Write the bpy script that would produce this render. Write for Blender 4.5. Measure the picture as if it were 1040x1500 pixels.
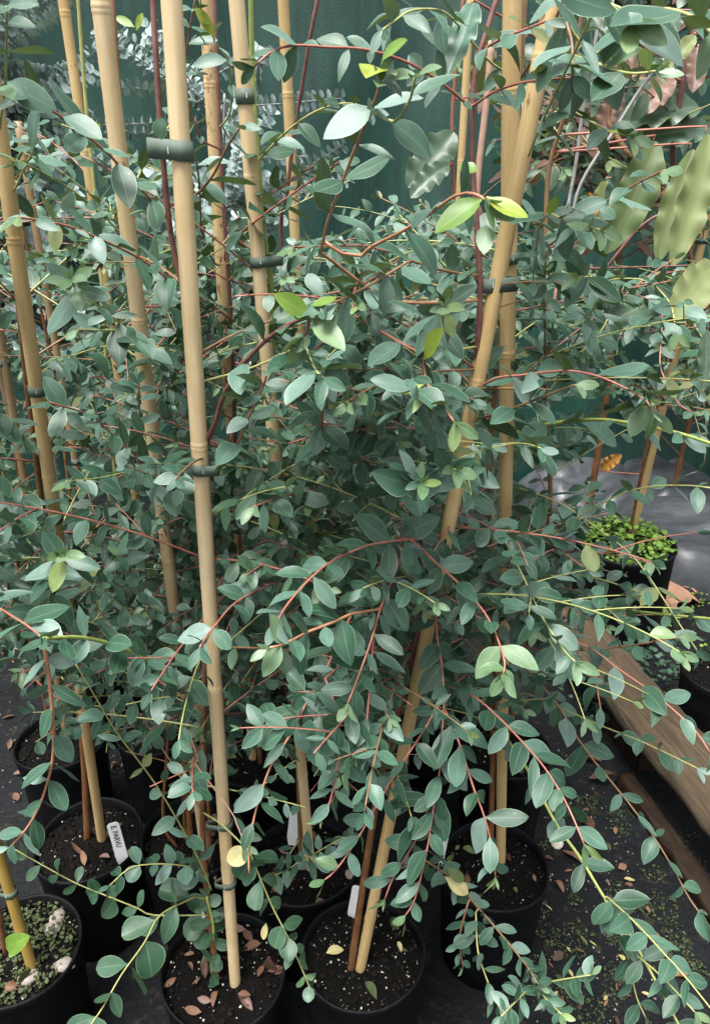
import bpy, bmesh, math, random
import numpy as np
from mathutils import Vector, Matrix, noise as mnoise

R = math.radians
for o in list(bpy.data.objects):
    bpy.data.objects.remove(o)
scene = bpy.context.scene
COL = scene.collection
rng = random.Random(7)

# ------------------------------------------------------------------ camera
CAM_H, PITCH, FPX, IW, IH = 1.5, R(24), 1097.0, 1040.0, 1500.0
cd = bpy.data.cameras.new('camera')
cam = bpy.data.objects.new('camera', cd)
COL.objects.link(cam)
cam.location = (0, 0, CAM_H)
cam.rotation_euler = (R(90) - PITCH, 0, 0)
cd.sensor_fit = 'VERTICAL'
cd.sensor_height = 24.0
cd.lens = 24.0 * FPX / IH
cd.clip_start, cd.clip_end = 0.02, 2000
cd.dof.use_dof = True
cd.dof.focus_distance = 0.95
cd.dof.aperture_fstop = 13.0
scene.camera = cam

# ------------------------------------------------------------------ light
SUN_EL, SUN_AZ = R(72), R(215)          # soft overcast light from behind the viewer's shoulder
world = bpy.data.worlds.new('World')
scene.world = world
world.use_nodes = True
wn, wl = world.node_tree.nodes, world.node_tree.links
wn.clear()
sky = wn.new('ShaderNodeTexSky')
sky.sky_type = 'NISHITA'
sky.sun_disc = False
sky.sun_elevation = SUN_EL
sky.sun_rotation = SUN_AZ
sky.air_density = 1.0
sky.dust_density = 4.0
hsv = wn.new('ShaderNodeHueSaturation')
hsv.inputs['Saturation'].default_value = 0.16     # cloud cover
bg = wn.new('ShaderNodeBackground')
bg.inputs['Strength'].default_value = 0.065
wo = wn.new('ShaderNodeOutputWorld')
wl.new(sky.outputs[0], hsv.inputs['Color'])
wl.new(hsv.outputs[0], bg.inputs['Color'])
wl.new(bg.outputs[0], wo.inputs['Surface'])
sd = bpy.data.lights.new('sun', 'SUN')
sd.energy = 1.5
sd.angle = R(28)
sd.color = (1.0, 0.97, 0.93)
sun = bpy.data.objects.new('sun', sd)
COL.objects.link(sun)
sun.location = (0, -2, 5)
sdir = Vector((math.sin(SUN_AZ) * math.cos(SUN_EL), math.cos(SUN_AZ) * math.cos(SUN_EL), math.sin(SUN_EL)))
sun.rotation_euler = sdir.to_track_quat('Z', 'Y').to_euler()
scene.view_settings.view_transform = 'Standard'
scene.view_settings.look = 'None'
scene.view_settings.gamma = 1.0
scene.view_settings.exposure = 2.45
scene.cycles.adaptive_threshold = 0.02
scene.cycles.max_bounces = 5
scene.cycles.diffuse_bounces = 2
scene.cycles.glossy_bounces = 2
scene.cycles.transmission_bounces = 2

# ------------------------------------------------------------------ helpers
SP, CP = math.sin(PITCH), math.cos(PITCH)
def ray(px, py):
    a, b = (px - IW / 2) / FPX, -(py - IH / 2) / FPX
    return Vector((a, CP + b * SP, -SP + b * CP))
def P(px, py, Y):
    """photo pixel at world distance Y in front of the viewer"""
    d = ray(px, py)
    return Vector((0, 0, CAM_H)) + d * (Y / d.y)
def PZ(px, py, z):
    """photo pixel on the level plane at height z"""
    d = ray(px, py)
    return Vector((0, 0, CAM_H)) + d * ((z - CAM_H) / d.z)
def proj(p):
    dx, dy, dz = p[0], p[1], p[2] - CAM_H
    dep = dy * CP - dz * SP
    if dep < 0.05: return (-9999, -9999, dep)
    return (IW / 2 + FPX * dx / dep, IH / 2 - FPX * (dy * SP + dz * CP) / dep, dep)

MATS = {}
def new_mat(name):
    m = bpy.data.materials.new(name)
    m.use_nodes = True
    nt = m.node_tree
    return m, nt.nodes, nt.links, nt.nodes['Principled BSDF']
def ramp(n, stops):
    r = n.new('ShaderNodeValToRGB')
    e = r.color_ramp.elements
    while len(e) < len(stops): e.new(0.5)
    for k, (p, c) in enumerate(stops):
        e[k].position = p
        e[k].color = (c[0], c[1], c[2], 1)
    return r
def tex_noise(n, l, scale, detail=4, coord='Object', rough=0.6, stretch=None):
    tc = n.new('ShaderNodeTexCoord')
    t = n.new('ShaderNodeTexNoise')
    t.inputs['Scale'].default_value = scale
    t.inputs['Detail'].default_value = detail
    t.inputs['Roughness'].default_value = rough
    if stretch:
        mp = n.new('ShaderNodeMapping')
        mp.inputs['Scale'].default_value = stretch
        l.new(tc.outputs[coord], mp.inputs['Vector'])
        l.new(mp.outputs[0], t.inputs['Vector'])
    else:
        l.new(tc.outputs[coord], t.inputs['Vector'])
    return t
def bump(n, l, bsdf, src, strength, dist=0.002):
    b = n.new('ShaderNodeBump')
    b.inputs['Strength'].default_value = strength
    b.inputs['Distance'].default_value = dist
    l.new(src, b.inputs['Height'])
    l.new(b.outputs[0], bsdf.inputs['Normal'])

def math_node(n, l, op, a, b=None):
    m = n.new('ShaderNodeMath')
    m.operation = op
    for k, v in enumerate((a, b)):
        if v is None: continue
        if isinstance(v, (int, float)): m.inputs[k].default_value = v
        else: l.new(v, m.inputs[k])
    return m.outputs[0]

def mixc(n, l, fac, a, b, blend='MIX'):
    m = n.new('ShaderNodeMix')
    m.data_type = 'RGBA'
    m.blend_type = blend
    if isinstance(fac, (int, float)): m.inputs[0].default_value = fac
    else: l.new(fac, m.inputs[0])
    for idx, v in ((6, a), (7, b)):
        if isinstance(v, tuple): m.inputs[idx].default_value = (v[0], v[1], v[2], 1)
        else: l.new(v, m.inputs[idx])
    return m.outputs[2]

def leaf_mat(key, stops, rib, edge, rough=0.5, trans=0.16, spec=0.4, wet=0.5):
    m, n, l, b = new_mat('leaf_' + key)
    oi = n.new('ShaderNodeObjectInfo')
    ge = n.new('ShaderNodeNewGeometry')
    rnd = math_node(n, l, 'FRACT', math_node(n, l, 'ADD', oi.outputs['Random'], ge.outputs['Random Per Island']))
    rp = ramp(n, stops)
    l.new(rnd, rp.inputs[0])
    uv = n.new('ShaderNodeUVMap')
    sp = n.new('ShaderNodeSeparateXYZ')
    l.new(uv.outputs[0], sp.inputs[0])
    # blotches on the blade
    no = n.new('ShaderNodeTexNoise')
    no.inputs['Scale'].default_value = 3.5
    no.inputs['Detail'].default_value = 2
    mp = n.new('ShaderNodeVectorMath')
    mp.operation = 'ADD'
    l.new(uv.outputs[0], mp.inputs[0])
    sc = math_node(n, l, 'MULTIPLY', rnd, 37.0)
    cb = n.new('ShaderNodeCombineXYZ')
    l.new(sc, cb.inputs[0]); l.new(sc, cb.inputs[2])
    l.new(cb.outputs[0], mp.inputs[1])
    l.new(mp.outputs[0], no.inputs['Vector'])
    blot = math_node(n, l, 'MULTIPLY_ADD', no.outputs[0], 0.7)
    blot.node.inputs[2].default_value = 0.65
    vm = n.new('ShaderNodeVectorMath'); vm.operation = 'SCALE'
    l.new(rp.outputs[0], vm.inputs[0]); l.new(blot, vm.inputs['Scale'])
    # midrib
    du = math_node(n, l, 'ABSOLUTE', math_node(n, l, 'SUBTRACT', sp.outputs[0], 0.5))
    ribm = math_node(n, l, 'LESS_THAN', du, 0.028)
    c1 = mixc(n, l, math_node(n, l, 'MULTIPLY', ribm, 0.40), vm.outputs[0], rib)
    c2 = c1
    # pale margin
    ed = math_node(n, l, 'GREATER_THAN', du, 0.472)
    c3 = mixc(n, l, math_node(n, l, 'MULTIPLY', ed, 0.5), c2, edge)
    l.new(c3, b.inputs['Base Color'])
    b.inputs['Specular IOR Level'].default_value = spec
    # rain beads
    vo = n.new('ShaderNodeTexVoronoi')
    vo.inputs['Scale'].default_value = 9.0
    l.new(mp.outputs[0], vo.inputs['Vector'])
    sepc = n.new('ShaderNodeSeparateColor')
    l.new(vo.outputs['Color'], sepc.inputs[0])
    bead = math_node(n, l, 'MULTIPLY', math_node(n, l, 'LESS_THAN', vo.outputs['Distance'], 0.22),
                     math_node(n, l, 'GREATER_THAN', sepc.outputs[0], 1 - 0.16 * wet))
    rr = math_node(n, l, 'MULTIPLY_ADD', bead, -(rough - 0.08))
    rr.node.inputs[2].default_value = rough
    l.new(rr, b.inputs['Roughness'])
    tr = n.new('ShaderNodeBsdfTranslucent')
    l.new(mixc(n, l, 0.6, c3, (0.25, 0.35, 0.06)), tr.inputs['Color'])
    mx = n.new('ShaderNodeMixShader')
    mx.inputs[0].default_value = trans
    l.new(b.outputs[0], mx.inputs[1]); l.new(tr.outputs[0], mx.inputs[2])
    l.new(mx.outputs[0], n['Material Output'].inputs['Surface'])
    MATS[key] = m
    return m

leaf_mat('blue', [(0.0, (0.015, 0.052, 0.028)), (0.3, (0.028, 0.078, 0.047)), (0.65, (0.041, 0.099, 0.066)), (0.88, (0.064, 0.130, 0.096)), (1.0, (0.130, 0.200, 0.172))],
         (0.15, 0.22, 0.14), (0.28, 0.38, 0.26), rough=0.47, spec=0.42, trans=0.10)
leaf_mat('green', [(0.0, (0.018, 0.055, 0.028)), (0.5, (0.032, 0.080, 0.044)), (1.0, (0.052, 0.105, 0.064))],
         (0.12, 0.19, 0.10), (0.20, 0.30, 0.16), rough=0.45, wet=0.9, trans=0.10, spec=0.35)
leaf_mat('young', [(0.0, (0.075, 0.145, 0.060)), (0.4, (0.105, 0.180, 0.095)), (0.8, (0.14, 0.225, 0.130)), (1.0, (0.17, 0.24, 0.075))],
         (0.24, 0.32, 0.16), (0.28, 0.37, 0.20), rough=0.42, trans=0.20, wet=0.2)
leaf_mat('lime', [(0.0, (0.10, 0.20, 0.030)), (0.6, (0.14, 0.24, 0.035)), (1.0, (0.27, 0.31, 0.035))],
         (0.30, 0.37, 0.12), (0.26, 0.36, 0.12), rough=0.42, trans=0.28, wet=0.1)
leaf_mat('silver', [(0.0, (0.12, 0.18, 0.17)), (0.5, (0.19, 0.26, 0.25)), (1.0, (0.33, 0.40, 0.41))],
         (0.34, 0.40, 0.38), (0.40, 0.46, 0.44), rough=0.6, trans=0.1, wet=0.0)
leaf_mat('olive', [(0.0, (0.070, 0.105, 0.038)), (0.5, (0.110, 0.145, 0.056)), (1.0, (0.150, 0.175, 0.068))],
         (0.15, 0.14, 0.07), (0.16, 0.12, 0.05), rough=0.55, spec=0.3, trans=0.15, wet=0.1)
leaf_mat('dark', [(0.0, (0.030, 0.065, 0.038)), (1.0, (0.055, 0.095, 0.060))],
         (0.15, 0.20, 0.11), (0.12, 0.17, 0.09), rough=0.4, wet=0.3)
leaf_mat('pink', [(0.0, (0.11, 0.060, 0.045)), (1.0, (0.19, 0.11, 0.082))],
         (0.24, 0.15, 0.11), (0.18, 0.11, 0.08), rough=0.5, wet=0.0)
leaf_mat('brown', [(0.0, (0.045, 0.022, 0.012)), (0.5, (0.11, 0.052, 0.030)), (1.0, (0.21, 0.115, 0.068))],
         (0.26, 0.15, 0.09), (0.16, 0.08, 0.05), rough=0.65, trans=0.05, wet=0.2)
leaf_mat('straw', [(0.0, (0.42, 0.36, 0.13)), (1.0, (0.52, 0.47, 0.23))],
         (0.5, 0.45, 0.25), (0.45, 0.36, 0.16), rough=0.55, trans=0.2, wet=0.0)
leaf_mat('orange', [(0.0, (0.36, 0.15, 0.03)), (1.0, (0.42, 0.25, 0.05))],
         (0.45, 0.3, 0.1), (0.25, 0.12, 0.03), rough=0.5, trans=0.2, wet=0.0)
leaf_mat('weed', [(0.0, (0.07, 0.15, 0.02)), (0.5, (0.13, 0.24, 0.035)), (1.0, (0.20, 0.31, 0.06))],
         (0.22, 0.32, 0.08), (0.2, 0.3, 0.07), rough=0.4, trans=0.25, wet=0.2)
leaf_mat('moss', [(0.0, (0.018, 0.030, 0.008)), (0.5, (0.035, 0.058, 0.015)), (1.0, (0.075, 0.085, 0.035))],
         (0.1, 0.12, 0.04), (0.1, 0.12, 0.04), rough=0.7, trans=0.15, wet=0.0)

def stem_mat(key, c0, c1, rough=0.45, scale=60):
    m, n, l, b = new_mat('stem_' + key)
    t = tex_noise(n, l, scale, 5)
    rp = ramp(n, [(0.3, c0), (0.7, c1)])
    l.new(t.outputs[0], rp.inputs[0])
    l.new(rp.outputs[0], b.inputs['Base Color'])
    b.inputs['Roughness'].default_value = rough
    bump(n, l, b, t.outputs[0], 0.3, 0.001)
    MATS[key] = m
stem_mat('red', (0.26, 0.075, 0.055), (0.36, 0.15, 0.105))
stem_mat('yel', (0.26, 0.29, 0.085), (0.38, 0.37, 0.15))
stem_mat('grn', (0.20, 0.27, 0.055), (0.31, 0.36, 0.10))
stem_mat('org', (0.33, 0.14, 0.075), (0.42, 0.22, 0.12))
stem_mat('brn', (0.15, 0.075, 0.04), (0.25, 0.15, 0.07))
stem_mat('dkr', (0.085, 0.032, 0.028), (0.19, 0.085, 0.07))
stem_mat('pnk', (0.30, 0.17, 0.14), (0.40, 0.26, 0.18))
stem_mat('bark', (0.085, 0.035, 0.016), (0.21, 0.10, 0.04), rough=0.35, scale=40)
stem_mat('pale', (0.17, 0.17, 0.16), (0.30, 0.30, 0.28), rough=0.6)

def link(name, mesh, parent=None, mat=None):
    o = bpy.data.objects.new(name, mesh)
    COL.objects.link(o)
    if mat is not None: mesh.materials.append(MATS[mat])
    if parent is not None: o.parent = parent
    return o
def tag(o, label, cat, group=None):
    o['label'] = label
    o['category'] = cat
    if group: o['group'] = group
    return o
def empty(name, loc):
    o = bpy.data.objects.new(name, None)
    o.empty_display_size = 0.05
    o.location = loc
    COL.objects.link(o)
    return o
def structure(o):
    o['kind'] = 'structure'
    return o
def mesh_from(name, verts, faces, smooth=True):
    me = bpy.data.meshes.new(name)
    me.from_pydata([tuple(v) for v in verts], [], faces)
    if smooth: me.polygons.foreach_set('use_smooth', [True] * len(me.polygons))
    me.update()
    return me

def catmull(pts, step):
    pts = [Vector(p) for p in pts]
    if len(pts) == 2: pts = [pts[0], (pts[0] + pts[1]) / 2, pts[1]]
    ext = [pts[0] * 2 - pts[1]] + pts + [pts[-1] * 2 - pts[-2]]
    out = []
    for i in range(1, len(ext) - 2):
        p0, p1, p2, p3 = ext[i - 1:i + 3]
        k = max(1, int(math.ceil((p2 - p1).length / step)))
        for s in range(k):
            t = s / k
            out.append(0.5 * ((2 * p1) + (p2 - p0) * t + (2 * p0 - 5 * p1 + 4 * p2 - p3) * t * t + (3 * p1 - p0 - 3 * p2 + p3) * t ** 3))
    out.append(pts[-1].copy())
    return out

def tube_data(pts, rads, sides=6, cap=True):
    verts, faces = [], []
    t0 = (pts[1] - pts[0]).normalized()
    ref = Vector((0, 0, 1)) if abs(t0.z) < 0.9 else Vector((1, 0, 0))
    nrm = t0.cross(ref).normalized()
    n = len(pts)
    for i, p in enumerate(pts):
        t = (pts[min(i + 1, n - 1)] - pts[max(i - 1, 0)])
        if t.length < 1e-9: t = t0
        t = t.normalized()
        nrm = (nrm - t * nrm.dot(t))
        nrm = nrm.normalized() if nrm.length > 1e-6 else t.orthogonal().normalized()
        bi = t.cross(nrm)
        for s in range(sides):
            a = 2 * math.pi * s / sides
            verts.append(p + (nrm * math.cos(a) + bi * math.sin(a)) * rads[i])
    for i in range(n - 1):
        for s in range(sides):
            s2 = (s + 1) % sides
            faces.append((i * sides + s, i * sides + s2, (i + 1) * sides + s2, (i + 1) * sides + s))
    if cap:
        faces.append(tuple(range(sides))[::-1])
        faces.append(tuple((n - 1) * sides + s for s in range(sides)))
    return verts, faces

# ------------------------------------------------------------------ leaf shapes (unit length along +X)
ROWS = [0.0, 0.05, 0.14, 0.27, 0.42, 0.57, 0.71, 0.83, 0.93, 1.0]
def leaf_geo(shape, var):
    r = random.Random(hash((shape, var)) % 1000 if False else sum(map(ord, shape)) * 7 + var * 13)
    pa, pb, W = {'ovate': (0.62, 0.85, 0.52), 'ellip': (0.75, 0.75, 0.43), 'lance': (0.75, 1.0, 0.28), 'curl': (0.62, 0.75, 0.50),
                 'round': (0.52, 0.58, 0.84), 'obov': (0.85, 0.55, 0.55)}[shape]
    W *= r.uniform(0.9, 1.1)
    mx = max((t / 100) ** pa * (1 - t / 100) ** pb for t in range(1, 100))
    fold, bend, twist, side = r.uniform(0.10, 0.45), r.uniform(-0.10, 0.30), r.uniform(-0.35, 0.35), r.uniform(-0.08, 0.08)
    if shape == 'curl': fold, bend, twist = r.uniform(0.5, 1.3), r.uniform(-0.5, 0.6), r.uniform(-1.2, 1.2)
    vs, uvs, fs = [], [], []
    pet = 0.07
    for t in ROWS:
        w = W / 2 * (t ** pa * (1 - t) ** pb) / mx if 0 < t < 1 else 0.004
        w = max(w, 0.012 if t < 0.5 else 0.003)
        x = pet + (1 - pet) * t if t > 0 else 0.0
        for k, u in ((-1, 0.0), (0, 0.5), (1, 1.0)):
            y = k * w
            z = abs(y) * fold - bend * x * x + math.sin(x * 5 + var) * abs(y) * 0.15
            a = twist * x
            yy, zz = y * math.cos(a) - z * math.sin(a) * 0, z + y * math.sin(a)
            vs.append((x, yy + side * x * x, zz))
            uvs.append((u, t))
    for i in range(len(ROWS) - 1):
        a = i * 3
        fs.append((a, a + 3, a + 4, a + 1))
        fs.append((a + 1, a + 4, a + 5, a + 2))
    return np.array(vs), np.array(uvs), fs
GEO = {}
NVAR = 6
for s in ('ovate', 'ellip', 'lance', 'round', 'obov', 'curl'):
    for v in range(NVAR):
        GEO[(s, v)] = leaf_geo(s, v)
def finish_uv(me, uvs_per_vert):
    layer = me.uv_layers.new(name='UVMap')
    idx = np.empty(len(me.loops), dtype=np.int32)
    me.loops.foreach_get('vertex_index', idx)
    layer.data.foreach_set('uv', np.asarray(uvs_per_vert)[idx].astype(np.float32).ravel())
LEAFMESH = {}
def leaf_mesh(shape, var, mat):
    k = (shape, var, mat)
    if k not in LEAFMESH:
        vs, uvs, fs = GEO[(shape, var)]
        me = mesh_from('leaf', vs, fs)
        finish_uv(me, uvs)
        me.materials.append(MATS[mat])
        LEAFMESH[k] = me
    return LEAFMESH[k]

class Leaf:
    __slots__ = ('pos', 'd', 'n', 'len', 'shape', 'var', 'mat', 'vis')
    def __init__(s, pos, d, n, ln, shape, mat):
        s.pos, s.d, s.len, s.shape, s.mat = pos, d.normalized(), ln, shape, mat
        nn = n - s.d * n.dot(s.d)
        s.n = nn.normalized() if nn.length > 1e-4 else s.d.orthogonal().normalized()
        s.var = rng.randrange(NVAR)
        s.vis = 0.0
    def matrix(s, off):
        y = s.n.cross(s.d)
        m = Matrix(((s.d.x * s.len, y.x * s.len, s.n.x * s.len, s.pos.x - off.x),
                    (s.d.y * s.len, y.y * s.len, s.n.y * s.len, s.pos.y - off.y),
                    (s.d.z * s.len, y.z * s.len, s.n.z * s.len, s.pos.z - off.z),
                    (0, 0, 0, 1)))
        return m
def joined_leaves(name, leaves, off):
    """one mesh holding many leaves (for the foliage nobody could count)"""
    vs, uvs, fs, mi, base = [], [], [], [], 0
    mats = sorted(set(lf.mat for lf in leaves))
    fa = None
    for lf in leaves:
        v, u, f = GEO[(lf.shape, lf.var)]
        m = np.array(lf.matrix(off))
        vs.append(v @ m[:3, :3].T + m[:3, 3])
        uvs.append(u)
        fs.append(np.array(f) + base)
        mi.append(np.full(len(f), mats.index(lf.mat)))
        base += len(v)
    vs, uvs, fs, mi = np.concatenate(vs), np.concatenate(uvs), np.concatenate(fs), np.concatenate(mi)
    me = bpy.data.meshes.new(name)
    me.vertices.add(len(vs)); me.loops.add(fs.size); me.polygons.add(len(fs))
    me.vertices.foreach_set('co', vs.astype(np.float32).ravel())
    me.loops.foreach_set('vertex_index', fs.astype(np.int32).ravel())
    me.polygons.foreach_set('loop_start', np.arange(0, fs.size, 4, dtype=np.int32))
    me.polygons.foreach_set('material_index', mi.astype(np.int32))
    me.polygons.foreach_set('use_smooth', np.ones(len(fs), dtype=bool))
    for mt in mats: me.materials.append(MATS[mt])
    me.update(calc_edges=True)
    finish_uv(me, uvs)
    return me

# ------------------------------------------------------------------ surface materials
def make_ground_mat():
    m, n, l, b = new_mat('weed_membrane')
    t1 = tex_noise(n, l, 2.2, 6)
    t2 = tex_noise(n, l, 38, 8, rough=0.7)
    t3 = tex_noise(n, l, 7.0, 6, rough=0.65)
    base = ramp(n, [(0.35, (0.002, 0.0024, 0.003)), (0.7, (0.0075, 0.009, 0.0115))])
    l.new(t1.outputs[0], base.inputs[0])
    deb = ramp(n, [(0.55, (0, 0, 0)), (0.64, (1, 1, 1))])
    l.new(t2.outputs[0], deb.inputs[0])
    pat = ramp(n, [(0.48, (0, 0, 0)), (0.60, (1, 1, 1))])
    l.new(t3.outputs[0], pat.inputs[0])
    c1 = mixc(n, l, math_node(n, l, 'MULTIPLY', deb.outputs[0], 0.55), base.outputs[0], (0.034, 0.025, 0.017))
    c2 = mixc(n, l, math_node(n, l, 'MULTIPLY', math_node(n, l, 'MULTIPLY', pat.outputs[0], deb.outputs[0]), 0.8), c1, (0.030, 0.042, 0.015))
    l.new(c2, b.inputs['Base Color'])
    rr = ramp(n, [(0.35, (0.5, 0.5, 0.5)), (0.65, (0.85, 0.85, 0.85))])
    b.inputs['Specular IOR Level'].default_value = 0.18
    l.new(t3.outputs[0], rr.inputs[0])
    l.new(rr.outputs[0], b.inputs['Roughness'])
    bump(n, l, b, math_node(n, l, 'ADD', t2.outputs[0], t3.outputs[0]), 0.7, 0.012)
    MATS['ground'] = m
make_ground_mat()
def make_net_mat():
    m, n, l, b = new_mat('shade_net')
    w = tex_noise(n, l, 60, 3, stretch=(1.6, 1.0, 5.0)).outputs[0]
    t = tex_noise(n, l, 9, 6, stretch=(3.0, 1.0, 0.35))
    c0 = ramp(n, [(0.3, (0.0015, 0.032, 0.022)), (0.7, (0.005, 0.085, 0.058))])
    l.new(t.outputs[0], c0.inputs[0])
    c = mixc(n, l, math_node(n, l, 'MULTIPLY', w, 0.95), c0.outputs[0], (0.0015, 0.011, 0.010))
    l.new(c, b.inputs['Base Color'])
    b.inputs['Roughness'].default_value = 0.55
    bump(n, l, b, w, 0.35, 0.003)
    MATS['net'] = m
make_net_mat()
def make_cane_mat(key, c0, c1, stain, amt):
    m, n, l, b = new_mat('bamboo_' + key)
    t = tex_noise(n, l, 30, 6, stretch=(7, 7, 0.35))
    t2 = tex_noise(n, l, 5, 4, stretch=(2, 2, 0.8))
    t3 = tex_noise(n, l, 90, 6, stretch=(1, 1, 0.4), rough=0.75)
    oi = n.new('ShaderNodeObjectInfo')
    rp = ramp(n, [(0.25, c0), (0.75, c1)])
    l.new(t.outputs[0], rp.inputs[0])
    dk = ramp(n, [(0.4, (0.72, 0.66, 0.52)), (0.68, (1, 1, 1))])
    l.new(t2.outputs[0], dk.inputs[0])
    c = mixc(n, l, 0.8, rp.outputs[0], dk.outputs[0], 'MULTIPLY')
    st = ramp(n, [(amt, (0, 0, 0)), (amt + 0.05, (1, 1, 1))])
    l.new(math_node(n, l, 'MULTIPLY_ADD', t2.outputs[0], 0.35, ), st.inputs[0])
    nd = st.inputs[0].links[0].from_node
    l.new(math_node(n, l, 'MULTIPLY', t3.outputs[0], 0.65), nd.inputs[2])
    c = mixc(n, l, math_node(n, l, 'MULTIPLY', st.outputs[0], 0.85), c, stain)
    l.new(c, b.inputs['Base Color'])
    b.inputs['Roughness'].default_value = 0.48
    b.inputs['Specular IOR Level'].default_value = 0.35
    bump(n, l, b, t.outputs[0], 0.25, 0.001)
    MATS['cane_' + key] = m
make_cane_mat('pale', (0.56, 0.43, 0.25), (0.68, 0.55, 0.36), (0.14, 0.08, 0.035), 0.66)
make_cane_mat('tan', (0.46, 0.33, 0.155), (0.57, 0.43, 0.23), (0.10, 0.05, 0.02), 0.60)
make_cane_mat('stained', (0.48, 0.35, 0.18), (0.60, 0.46, 0.27), (0.15, 0.055, 0.02), 0.535)
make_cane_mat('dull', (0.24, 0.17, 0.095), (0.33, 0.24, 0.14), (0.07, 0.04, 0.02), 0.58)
make_cane_mat('wet', (0.32, 0.21, 0.045), (0.42, 0.29, 0.085), (0.10, 0.06, 0.02), 0.60)
def simple(key, c0, c1, scale, rough, bstr=0.3, bd=0.002, detail=6, coord='Object', spec=0.5, stretch=None):
    m, n, l, b = new_mat(key)
    t = tex_noise(n, l, scale, detail, coord=coord, stretch=stretch)
    rp = ramp(n, [(0.3, c0), (0.7, c1)])
    l.new(t.outputs[0], rp.inputs[0])
    l.new(rp.outputs[0], b.inputs['Base Color'])
    b.inputs['Roughness'].default_value = rough
    b.inputs['Specular IOR Level'].default_value = spec
    bump(n, l, b, t.outputs[0], bstr, bd)
    MATS[key] = m
simple('pot_plastic', (0.002, 0.002, 0.0025), (0.0045, 0.005, 0.006), 16, 0.55, 0.6, 0.01, spec=0.12)
simple('soil', (0.0006, 0.0005, 0.0005), (0.0032, 0.0025, 0.002), 60, 0.85, 1.0, 0.012, detail=6, spec=0.15)
simple('tie_plastic', (0.062, 0.088, 0.068), (0.095, 0.125, 0.098), 30, 0.62, 0.15, spec=0.3)
simple('tie_far', (0.006, 0.06, 0.04), (0.01, 0.08, 0.055), 30, 0.4, 0.1)
simple('label_plastic', (0.62, 0.64, 0.64), (0.76, 0.78, 0.78), 25, 0.4, 0.1)
simple('ink', (0.012, 0.012, 0.014), (0.02, 0.02, 0.024), 50, 0.5, 0.0)
simple('perlite', (0.33, 0.32, 0.24), (0.6, 0.58, 0.5), 40, 0.7, 0.3)
simple('stone', (0.14, 0.115, 0.095), (0.34, 0.30, 0.27), 45, 0.8, 0.8, 0.004)
simple('terracotta', (0.26, 0.13, 0.075), (0.36, 0.20, 0.13), 25, 0.8, 0.4)
simple('sack', (0.022, 0.025, 0.029), (0.058, 0.064, 0.072), 7, 0.40, 0.35, 0.01, stretch=(1, 3, 1))
simple('chips', (0.001, 0.0008, 0.0006), (0.010, 0.006, 0.0035), 90, 0.8, 0.3, spec=0.2)
simple('root', (0.16, 0.11, 0.06), (0.30, 0.22, 0.13), 40, 0.8, 0.2)
simple('post_wood', (0.05, 0.04, 0.03), (0.10, 0.08, 0.06), 10, 0.8, 0.5)
def make_wood():
    m, n, l, b = new_mat('sleeper_wood')
    t = tex_noise(n, l, 22, 8, stretch=(6, 0.35, 6), rough=0.75)
    t2 = tex_noise(n, l, 14, 6)
    rp = ramp(n, [(0.3, (0.014, 0.008, 0.004)), (0.48, (0.070, 0.045, 0.022)), (0.75, (0.155, 0.115, 0.070))])
    l.new(t.outputs[0], rp.inputs[0])
    al = ramp(n, [(0.52, (0, 0, 0)), (0.66, (1, 1, 1))])
    l.new(t2.outputs[0], al.inputs[0])
    c = mixc(n, l, math_node(n, l, 'MULTIPLY', al.outputs[0], 0.5), rp.outputs[0], (0.045, 0.046, 0.017))
    l.new(c, b.inputs['Base Color'])
    b.inputs['Roughness'].default_value = 0.6
    bump(n, l, b, t.outputs[0], 1.0, 0.010)
    MATS['wood'] = m
make_wood()
simple('wood_dark', (0.005, 0.003, 0.002), (0.026, 0.014, 0.006), 22, 0.6, 0.6, 0.006, stretch=(4, 0.6, 4), spec=0.25)  # very dark brown wood for the support blocks and the batten

# ------------------------------------------------------------------ ground
def ground_z(x, y):
    return 0.012 * mnoise.noise(Vector((x * 2.1, y * 2.1, 0))) + 0.005 * mnoise.noise(Vector((x * 9, y * 9, 3)))
def build_ground():
    xs = [-400, -60, -12] + [-4 + 0.08 * k for k in range(101)] + [12, 60, 400]
    ys = [-400, -60, -6] + [-1 + 0.08 * k for k in range(76)] + [12, 60, 400]
    vs, fs = [], []
    for y in ys:
        for x in xs:
            vs.append((x, y, ground_z(x, y) if abs(x) < 5 and -2 < y < 6 else 0.0))
    w = len(xs)
    for j in range(len(ys) - 1):
        for i in range(w - 1):
            fs.append((j * w + i, j * w + i + 1, (j + 1) * w + i + 1, (j + 1) * w + i))
    structure(link('ground', mesh_from('ground', vs, fs), None, 'ground'))
build_ground()

# ------------------------------------------------------------------ shade net fence behind everything
def build_net():
    root = empty('shade_net_fence', (0, 3.55, 0))
    tag(root, 'dark green woven shade netting hung as a screen behind the plants', 'fence')
    nx, nz = 150, 40
    vs, fs = [], []
    for j in range(nz + 1):
        for i in range(nx + 1):
            x = -3.6 + 7.2 * i / nx
            z = -0.03 + 3.0 * j / nz
            y = 0.035 * math.sin(x * 9 + 0.8 * math.sin(z * 2)) + 0.05 * mnoise.noise(Vector((x * 1.7, z * 0.9, 5))) + 0.015 * mnoise.noise(Vector((x * 8, z * 3, 1)))
            vs.append((x, y, z))
    w = nx + 1
    for j in range(nz):
        for i in range(nx):
            fs.append((j * w + i, j * w + i + 1, (j + 1) * w + i + 1, (j + 1) * w + i))
    link('netting', mesh_from('netting', vs, fs), root, 'net')
    for x in (-3.4, -1.2, 1.1, 3.4):
        v, f = tube_data([Vector((x, 0.17, -0.05)), Vector((x, 0.17, 1.5)), Vector((x, 0.17, 3.1))], [0.04] * 3, 10)
        link('post', mesh_from('post', v, f), root, 'post_wood')
build_net()

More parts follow.
